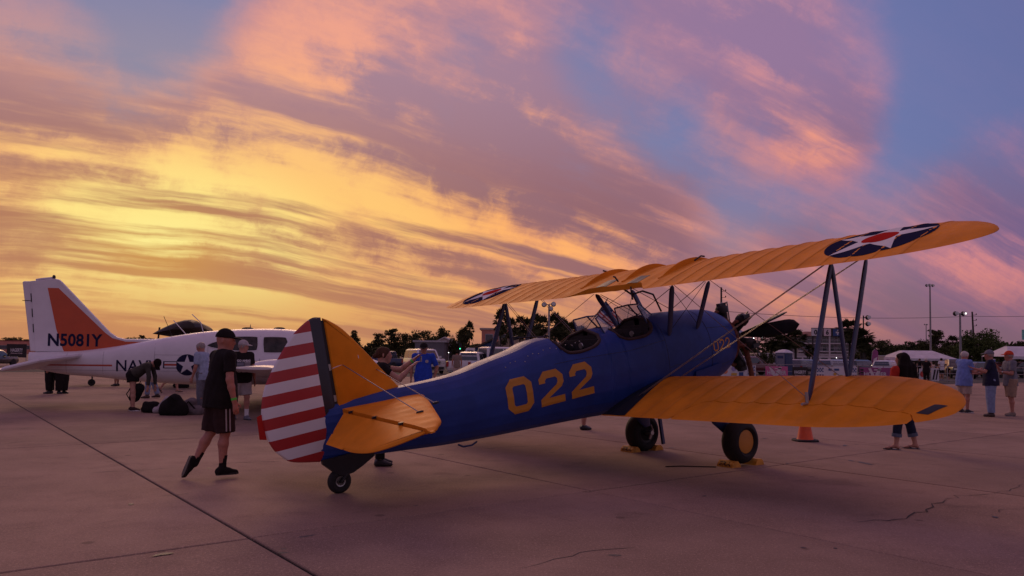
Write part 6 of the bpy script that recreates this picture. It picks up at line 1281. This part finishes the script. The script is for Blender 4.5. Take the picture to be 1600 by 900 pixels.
# street lamps, floodlight masts, utility poles, power line
M_LIT = mat('lamp_lit', (.8, .75, .6), .4, emit=(1.0, .82, .55), estr=3.0); M_LITW = mat('lamp_lit_white', (.8, .8, .8), .4, emit=(1.0, .95, .9), estr=4.0); M_LITT = mat('traffic_green', (.05, .6, .3), .4, emit=(.05, 1.0, .45), estr=2.5); M_POLE = mat('pole_grey', (.26, .25, .25), .6, .2); M_WOOD = mat('pole_wood', (.05, .038, .032), .9, var=.3)
def mast(label, px, py_top, dist, lamps, r=.12, col=None, arm=.9, lit=(), cat='street lamp', name='floodlight_mast'):
    top = at(px, py_top, dist); t = thing(name, label, cat, (top.x, top.y, 0)); H = top.z; m = MB(); m.tube([(0,0,-.1),(0,0,H*.5),(0,0,H)], [r*1.3,r,r*.75], 8); m.build('pole', col or M_POLE, t)
    for k, (x, z) in enumerate(lamps):
        m = MB(); m.tube([(0,0,H+z), (x,0,H+z)], r*.4, 6); m.build('arm', col or M_POLE, t); m = MB(); m.lathe([(.02,-.22*arm),(.16*arm,-.18*arm),(.26*arm,.16*arm),(.24*arm,.2*arm)], (x,0,H+z), 'Y', 12); lo_ = m.build('lamp_housing', M_TRIM, t)
        m = MB(); m.lathe([(.01,-.23*arm),(.2*arm,-.21*arm),(.2*arm,-.20*arm)], (x,0,H+z), 'Y', 12); m.build('lamp_glass', M_HEAD, lo_)
        if k in lit: m = MB(); m.ball((x+.05,-.25*arm,H+z), .07, 8); m.build('bulb', M_LITW, lo_)
    return t
mast('pale floodlight mast with three lamps rising behind the left wing struts', 858, 476, 68, [(-.45,-.0),(.4,.05),(.15,-.35)], .10)
mast('tallest floodlight mast rising above the long white tent', 1453, 446, 120, [(-.45,0),(0,.05),(.5,0)], .14)
mast('double floodlight mast with one lamp lit above the men talking', 1500, 490, 80, [(-.42,0),(.42,0)], .12, lit=(1,), arm=1.0)
mast('floodlight mast with two big dark lamps beside the wing struts', 1349, 493, 100, [(.65,-.25),(.65,-1.1)], .11, M_TRIM, 1.25)
mast('thin distant mast left of the tallest floodlight mast', 1447, 507, 240, [(-.4,0),(.4,0)], .16)
mast('lamp post with two warm lit heads behind the propeller', 1184, 527, 110, [(-.7,-.15),(.6,0)], .09, M_TRIM, .8, lit=(0,1))
for px, py, d, lb in ((701, 551, 88, 'bright white lamp by the brown sloping roof'), (1307, 559, 130, 'white lamp low in front of the hotel'), (1320, 545, 150, 'small warm lamp in front of the right palms'), (1362, 571, 62, 'small lamp glowing beside the pale SUV'), (1276, 560, 130, 'warm lamp low beside the wing strut')):
    p_ = at(px, py, d); t = thing('lamp', lb, 'lamp', (p_.x, p_.y, 0)); m = MB(); m.tube([(0,0,-.05),(0,0,p_.z-.1)], .04, 6); m.build('pole', M_POLE, t); m = MB(); m.ball((0,0,p_.z), .0005*d, 8); m.build('bulb', M_LITW if 'white' in lb else M_LIT, t)
p_ = at(719, 543, 95); TL = thing('traffic_light', 'green traffic light beside the blue walled building', 'traffic light', (p_.x, p_.y, 0)); m = MB(); m.tube([(0,0,-.05),(0,0,p_.z+.5)], .06, 6); m.build('pole', M_POLE, TL); m = MB(); m.box((-.16,-.14,p_.z-.45),(.16,.1,p_.z+.55)); m.build('housing', M_TRIM, TL); m = MB(); m.lathe([(.075,-.16),(.08,-.14)], (0,0,p_.z-.15), 'Y', 12); m.build('signal', M_LITT, TL)
def upole(label, px, py_top, dist, lean=0):
    top = at(px, py_top, dist); t = thing('utility_pole', label, 'utility pole', (top.x+lean, top.y, 0)); m = MB(); m.tube([(0,0,-.1),(-lean,0,top.z)], [.17,.11], 8); m.build('pole', M_WOOD, t)
    for z in (.5, 1.3, 2.1): m = MB(); m.tube([(-lean*.9,0,top.z-z),(-lean*.9+.55,0,top.z-z+.05)], .03, 5); q = m.build('bracket', M_WOOD, t); m = MB(); m.lathe([(.05,0),(.08,.08),(.04,.2)], (-lean*.9+.55,0,top.z-z+.05), 'Z', 8); m.build('insulator', M_TRIM, q)
    m = MB(); m.lathe([(.16,0),(.19,.05),(.19,.5),(.1,.6)], (-lean*.85-.3,-.1,top.z-3.2), 'Z', 10); m.build('transformer', M_POLE, t); return t
upole('dark utility pole with insulators rising behind the engine', 1127, 449, 95); upole('leaning utility pole behind the man in navy T-shirt', 1519, 487, 110, .35)
PL = thing('power_line', 'thin power line crossing the sky from the engine to the right edge', 'power line', at(1127, 486, 95)); o_ = PL.location.copy(); m = MB(); P0, P1, P2 = at(1127, 486, 95), at(1519, 494, 110), at(1760, 484, 118)
def sag(a, b, s_, n=14): return [a.lerp(b, i/n)-Vector((0,0,s_*4*(i/n)*(1-i/n))) for i in range(n+1)]
m.tube([p-o_ for p in sag(P0, P1, .55)]+[p-o_ for p in sag(P1, P2, .4)][1:], .028, 5); m.build('cable', M_TRIM, PL)
# the flag on its slanting staff
FG = thing('flag', 'stars and stripes hanging from a slanting staff behind the front cockpit', 'flag', onx(905, 30)); o_ = FG.location.copy()
tp, bt = at(950, 466, 30), at(925, 501, 30); ft_ = bt+(bt-tp)*((bt.z)/(tp.z-bt.z)); m = MB(); m.tube([tp-o_, ft_-o_], .018, 6); m.build('staff', M_DARKST, FG)
FM = [BAN['red'], BAN['white'], BAN['navy']]; h1, h2, e1, e2 = at(947, 470, 30), at(930, 495, 30), at(976, 503, 30.3), at(957, 512, 30.3)
m = MB(); NU, NV = 20, 13; vs = []
for i in range(NU+1):
    for j in range(NV+1): u, v = i/NU, j/NV; p = h1.lerp(e1, u).lerp(h2.lerp(e2, u), v)-o_; vs.append(p+Vector((0, .09*math.sin(u*9+v*2)*u+.03*math.sin(u*17), -.05*math.sin(u*PI))))
for i in range(NU):
    for j in range(NV): m.add([vs[i*(NV+1)+j], vs[(i+1)*(NV+1)+j], vs[(i+1)*(NV+1)+j+1], vs[i*(NV+1)+j+1]], [(0,1,2,3)], 2 if (i < 8 and j < 7) else j % 2)
fl = m.build('cloth', FM, FG); bm = bmesh.new(); bm.from_mesh(fl.data); bmesh.ops.remove_doubles(bm, verts=bm.verts, dist=.001); bm.to_mesh(fl.data); bm.free()
sm = MB()
for r_ in range(5):
    for c_ in range(6):
        q = vs[int(.5+c_*1.25)*(NV+1)+1+r_]; sm.add([q+Vector((x*.022,-.008,z*.022)) for x, z in ((0,1),(.6,-.8),(-.9,.3),(.9,.3),(-.6,-.8))], [(0,1,2,3,4)])
sm.build('canton_stars', BAN['white'], FG, kind='stuff')
# ---------------------------------------------------------------- trees: trunk, limbs and a crown of many small leaf faces
def leafmat(name, a, b):
    m = bpy.data.materials.new(name); m.use_nodes = True; m.node_tree.nodes.clear(); w = NT(m.node_tree); bs = w.node('ShaderNodeBsdfPrincipled'); out = w.node('ShaderNodeOutputMaterial'); w.l.new(bs.outputs[0], out.inputs[0])
    tc = w.node('ShaderNodeTexCoord'); oi = w.node('ShaderNodeObjectInfo'); n = w.noise(tc.outputs['Object'], .9, 3, .6); n2 = w.noise(tc.outputs['Object'], 6, 2, .6)
    c = w.mix(w.smooth(w.math('ADD', w.math('MULTIPLY', n, .6), w.math('MULTIPLY', n2, .4)), .36, .64), a, b); w.l.new(w.mix(oi.outputs['Random'], c, w.mix(.5, c, (.09,.07,.03)), 'MIX') if False else c, bs.inputs['Base Color']); bs.inputs['Roughness'].default_value = .8; bs.inputs['Specular IOR Level'].default_value = .2
    return m
M_LEAF = leafmat('leaves_dark', (.030, .034, .012), (.075, .080, .026)); M_LEAF2 = leafmat('leaves_green', (.045, .065, .016), (.10, .13, .035)); M_PALM = leafmat('palm_fronds', (.034, .036, .014), (.080, .080, .030)); M_BARK = mat('bark', (.055, .042, .034), .95, var=.35, scale=4)
def leaves(m, c, r, n, size, rnd, flat=1.0):
    for _ in range(n):
        d = Vector((rnd.gauss(0,1), rnd.gauss(0,1), rnd.gauss(0,1))).normalized()*r*rnd.random()**.45; d.z *= flat; p = c+d
        u = Vector((rnd.gauss(0,1), rnd.gauss(0,1), rnd.gauss(0,.6))).normalized(); v = u.orthogonal().normalized(); v = (v*math.cos(rnd.random()*6.3)+u.cross(v)*math.sin(rnd.random()*6.3)); s_ = size*rnd.uniform(.5, 1.3)
        m.add([p-u*s_, p+v*s_*.55, p+u*s_, p-v*s_*.5], [(0,1,2,3)])
def make_tree(kind, H, seed, label, leaf):
    rnd = random.Random(seed); t = thing(kind+'_tree', label, 'tree', (0,0,-50)); tm, lm, cm = MB(), MB(), MB(); cl = []
    if kind == 'oak':
        tm.tube([(0,0,-.2),(.1,0,H*.2),(-.05,.1,H*.42)], [H*.045,H*.035,H*.024], 8)
        for k in range(56):
            a = rnd.uniform(0, 2*PI); q = rnd.random()**.6; z = H*(.22+.70*rnd.random()*math.sqrt(max(0,1-.8*q*q))); cl.append((Vector((math.cos(a)*q*H*.50, math.sin(a)*q*H*.50, z)), H*rnd.uniform(.11, .19)))
    elif kind == 'pine':
        tm.tube([(0,0,-.2),(.15,0,H*.4),(.0,.1,H*.9)], [H*.026,H*.02,H*.007], 8)
        for k in range(44):
            z = H*rnd.uniform(.42, 1.0); q = (1.08-z/H)*.55+.08; a = rnd.uniform(0, 2*PI); rr = H*q*rnd.uniform(.2, 1.0); cl.append((Vector((math.cos(a)*rr, math.sin(a)*rr, z)), H*rnd.uniform(.07, .13)))
    else:
        for k in range(16): a = rnd.uniform(0, 2*PI); q = rnd.random()**.6; cl.append((Vector((math.cos(a)*q*H*.55, math.sin(a)*q*H*.55, H*(.15+.72*rnd.random()*(1-.4*q)))), H*rnd.uniform(.14, .22)))
        tm.tube([(0,0,-.2),(0,0,H*.4)], [H*.05,H*.03], 7)
    for c, r in cl:
        if kind != 'bush' and rnd.random() < .75: s0 = Vector((0,0,min(c.z*.8, H*.42 if kind == 'oak' else c.z*.95))); mid = s0.lerp(c, .55)+Vector((0,0,H*.03)); lm.tube([s0, mid, c], [H*.012, H*.007, H*.003], 5)
        leaves(cm, c, r, 95 if kind == 'oak' else (75 if kind == 'pine' else 110), H*(.032 if kind == 'oak' else .028 if kind == 'pine' else .05), rnd, .75 if kind != 'pine' else .5)
    tr_ = tm.build('trunk', M_BARK, t); 
    if lm.v: lm.build('limbs', M_BARK, tr_, kind='stuff')
    cm.build('crown', leaf, t, smooth=False, kind='stuff'); return t
def make_palm(H, seed, label, dense=58):
    rnd = random.Random(seed); t = thing('palm_tree', label, 'palm', (0,0,-50)); m = MB(); b_ = rnd.uniform(-.2,.2); m.tube([(0,0,-.2),(b_*.3,0,H*.4),(b_,0,H*.86)], [.17,.15,.14], 8); m.build('trunk', M_BARK, t); c0 = Vector((b_,0,H*.86)); m = MB()
    for k in range(dense):
        az = rnd.uniform(0, 2*PI); el = R(rnd.uniform(-72, 80)); d = Vector((math.cos(az)*math.cos(el), math.sin(az)*math.cos(el), math.sin(el))); L = rnd.uniform(.75, 1.0)*1.3; sd = d.cross(Vector((0,0,1))).normalized(); up = sd.cross(d); hub = c0+d*L*.85-Vector((0,0,.10*L)); m.tube([c0, hub], .018, 4)
        for j in range(11):                                         # the fan of leaflets, drooping at the tips
            a = R(-85+17*j); v = d*math.cos(a)+sd*math.sin(a); tip = hub+v*L*.85*(1-.15*abs(math.sin(a)))-Vector((0,0,.30*L*rnd.uniform(.5,1.2))); wd = (sd*math.cos(a)-d*math.sin(a))*.12; mid = hub.lerp(tip, .55)+up*.05
            m.add([hub, mid+wd, tip, mid-wd], [(0,1,2,3)])
    m.build('fronds', M_PALM, t, smooth=False, kind='stuff'); return t
PROTO = {'oak': [make_tree('oak', 10, s, 'x', M_LEAF) for s in (1, 2, 3)], 'pine': [make_tree('pine', 10, s, 'x', M_LEAF) for s in (11, 12, 13)], 'green': [make_tree('oak', 10, s, 'x', M_LEAF2) for s in (21, 22)], 'bush': [make_tree('bush', 4, s, 'x', M_LEAF) for s in (31, 32)], 'palm': [make_palm(7.0, s, 'x') for s in (41, 42, 43)]}
PH_ = {'oak': 9.6, 'pine': 10.3, 'green': 9.6, 'bush': 3.9, 'palm': 7.6}; PW_ = {'oak': 10.5, 'pine': 7.0, 'green': 10.5, 'bush': 5.0, 'palm': 3.9}
trn = random.Random(99); USED = set()
def tree(kind, px, py_top, wpx, dist, label, group=None):
    top = at(px, py_top, dist); k = trn.randrange(len(PROTO[kind])); src = PROTO[kind][k]; hs = top.z/PH_[kind]; ws = wpx/FPX*dist/PW_[kind]
    if src.name not in USED: USED.add(src.name); o = src; o.scale = (ws, ws, hs); o.rotation_euler = (0,0,trn.uniform(0,6.28)); o['label'] = label
    else: o = dup(src, None, trn.uniform(0, 6.28), label, (ws, ws, hs))
    o.location = (top.x, top.y, 0)
    if group: o['group'] = group
    return o
GB = 'trees beyond the car park on the left'; GPM = 'palms behind the left wing struts'; GR = 'trees along the far side on the right'
for i, a in enumerate([('pine', 553, 516, 22, 130, 'thin pine peeping over the yellow fin'), ('pine', 592, 520, 32, 140, 'ragged pine left of the woman taking a picture'), ('pine', 612, 514, 34, 150, 'flat topped pine above the woman taking a picture'), ('oak', 634, 519, 40, 150, 'broad dark tree above the left end of the white SUV'), ('oak', 660, 513, 50, 140, 'dark round tree above the cap of the blue T-shirt man'), ('oak', 689, 510, 40, 150, 'tall round crowned tree above the white gabled shed'), ('bush', 575, 535, 60, 120, 'low dark thicket behind the fin and the woman'), ('oak', 718, 512, 30, 110, 'slanting dark tree left of the small palm trio')]): tree(*a, GB)
for a in [('palm', 734, 500, 19, 100, 'tallest of the slim palms beside the salmon block'), ('palm', 727, 509, 16, 102, 'middle slim palm beside the salmon block'), ('palm', 722, 513, 15, 104, 'shortest slim palm beside the salmon block')]: tree(*a, 'slim palms beside the salmon block')
for k, a in enumerate([(783, 481, 30), (797, 494, 26), (812, 491, 30), (826, 494, 28), (838, 488, 26), (850, 490, 28), (868, 486, 34), (880, 495, 30), (893, 500, 34), (906, 506, 32)]):
    tree('palm', a[0], a[1], a[2], 78+3*(k % 4), ['tall palm just left of the left strut tops', 'second palm from the left strut tops', 'shaggy palm between the two left struts', 'palm half hidden by the middle left strut', 'palm right of the middle left strut', 'palm just left of the pale floodlight mast', 'bushy palm just right of the pale floodlight mast', 'palm left of the rear windscreen', 'palm showing through the rear windscreen', 'low palm behind the rear cockpit'][k], GPM)
for a in [('bush', 790, 525, 50, 95, 'dark thicket under the left palms'), ('bush', 850, 520, 60, 95, 'dark thicket right of the left palms'), ('oak', 885, 497, 55, 100, 'dark broad tree filling in behind the rear cockpit'), ('bush', 768, 505, 20, 118, 'round bush on top of the salmon block skyline'), ('oak', 960, 508, 60, 110, 'dark tree between the cockpits')]: tree(*a, GPM)
for a in [('palm', 1205, 518, 40, 95, 'shaggy palm left of the portable toilet'), ('palm', 1222, 521, 44, 92, 'shaggy palm above the portable toilet'), ('palm', 1243, 514, 48, 90, 'widest shaggy palm right of the portable toilet'), ('bush', 1195, 545, 36, 90, 'dark bush at the foot of the palms'), ('palm', 1265, 538, 22, 90, 'short palm at the foot of the wing strut'), ('bush', 1180, 540, 30, 100, 'dark bush beside the blue roadside sign')]: tree(*a, 'palms around the portable toilet')
for a in [('palm', 1327, 497, 48, 96, 'large palm rising between the right wing struts'), ('palm', 1345, 512, 46, 95, 'drooping palm right of the wing struts'), ('palm', 1352, 525, 36, 94, 'lower palm right of the wing struts')]: tree(*a, 'palms between the right wing struts')
for a in [('oak', 1376, 530, 44, 170, 'dark tree above the feather flag'), ('oak', 1402, 536, 44, 180, 'low dark tree left of the long tent'), ('oak', 1430, 531, 44, 170, 'rounded dark tree above the long tent'), ('pine', 1462, 516, 40, 150, 'ragged pine right of the tallest mast'), ('palm', 1487, 523, 26, 110, 'palm just left of the double floodlight mast'), ('oak', 1412, 538, 60, 175, 'dark wood edge above the left tent end'), ('oak', 1355, 540, 40, 170, 'dark tree behind the lower palm'), ('oak', 1448, 530, 40, 160, 'dark tree right of the thin mast'), ('oak', 1588, 531, 46, 150, 'dark tree at the right edge above the tent')]: tree(*a, GR)
for a in [('green', 1515, 520, 56, 100, 'green round tree behind the double floodlight mast'), ('green', 1545, 517, 54, 98, 'bright green round tree above the red cap'), ('bush', 1566, 548, 40, 90, 'green bush below the bright round tree')]: tree(*a, GR)
for a in [('oak', 15, 526, 50, 290, 'dark tree above the salmon building at the left edge'), ('oak', -20, 524, 50, 290, 'dark tree cut by the left edge'), ('oak', 45, 529, 40, 300, 'dark tree partly behind the white rudder'), ('oak', 205, 526, 40, 280, 'low far tree beyond the dorsal fin of the white airplane'), ('oak', 235, 527, 40, 290, 'low far tree left of the dark biplane wing'), ('pine', 222, 524, 16, 280, 'far pine top left of the dark biplane')]: tree(*a, 'far trees at the left')
# the far wood along the horizon, one mass nobody could count
def wood(px0, px1, dist, py, seed, name='far_wood'):
    rnd = random.Random(seed); m = MB(); x = px0
    while x < px1:
        c = at(x, py+rnd.uniform(-2.5, 3), dist+rnd.uniform(-8, 8)); h_ = max(1.5, c.z)
        for z in (h_*.25, h_*.6, h_*.9): leaves(m, Vector((c.x, c.y, z)), h_*.36, 26, max(.5, dist*.0042), rnd)
        x += FPX/dist*1.9
    o = m.build(name, M_LEAF, None, smooth=False); o['kind'] = 'stuff'; o['label'] = 'distant dark wood along the horizon'; o['category'] = 'wood'; return o
wood(-80, 480, 320, 537, 5); wood(480, 1000, 190, 543, 6); wood(1060, 1700, 210, 543, 7)

for lst in PROTO.values():                                          # sample trees that were never planted
    for o in lst:
        if o.name not in USED:
            for c in list(o.children_recursive): bpy.data.objects.remove(c)
            bpy.data.objects.remove(o)
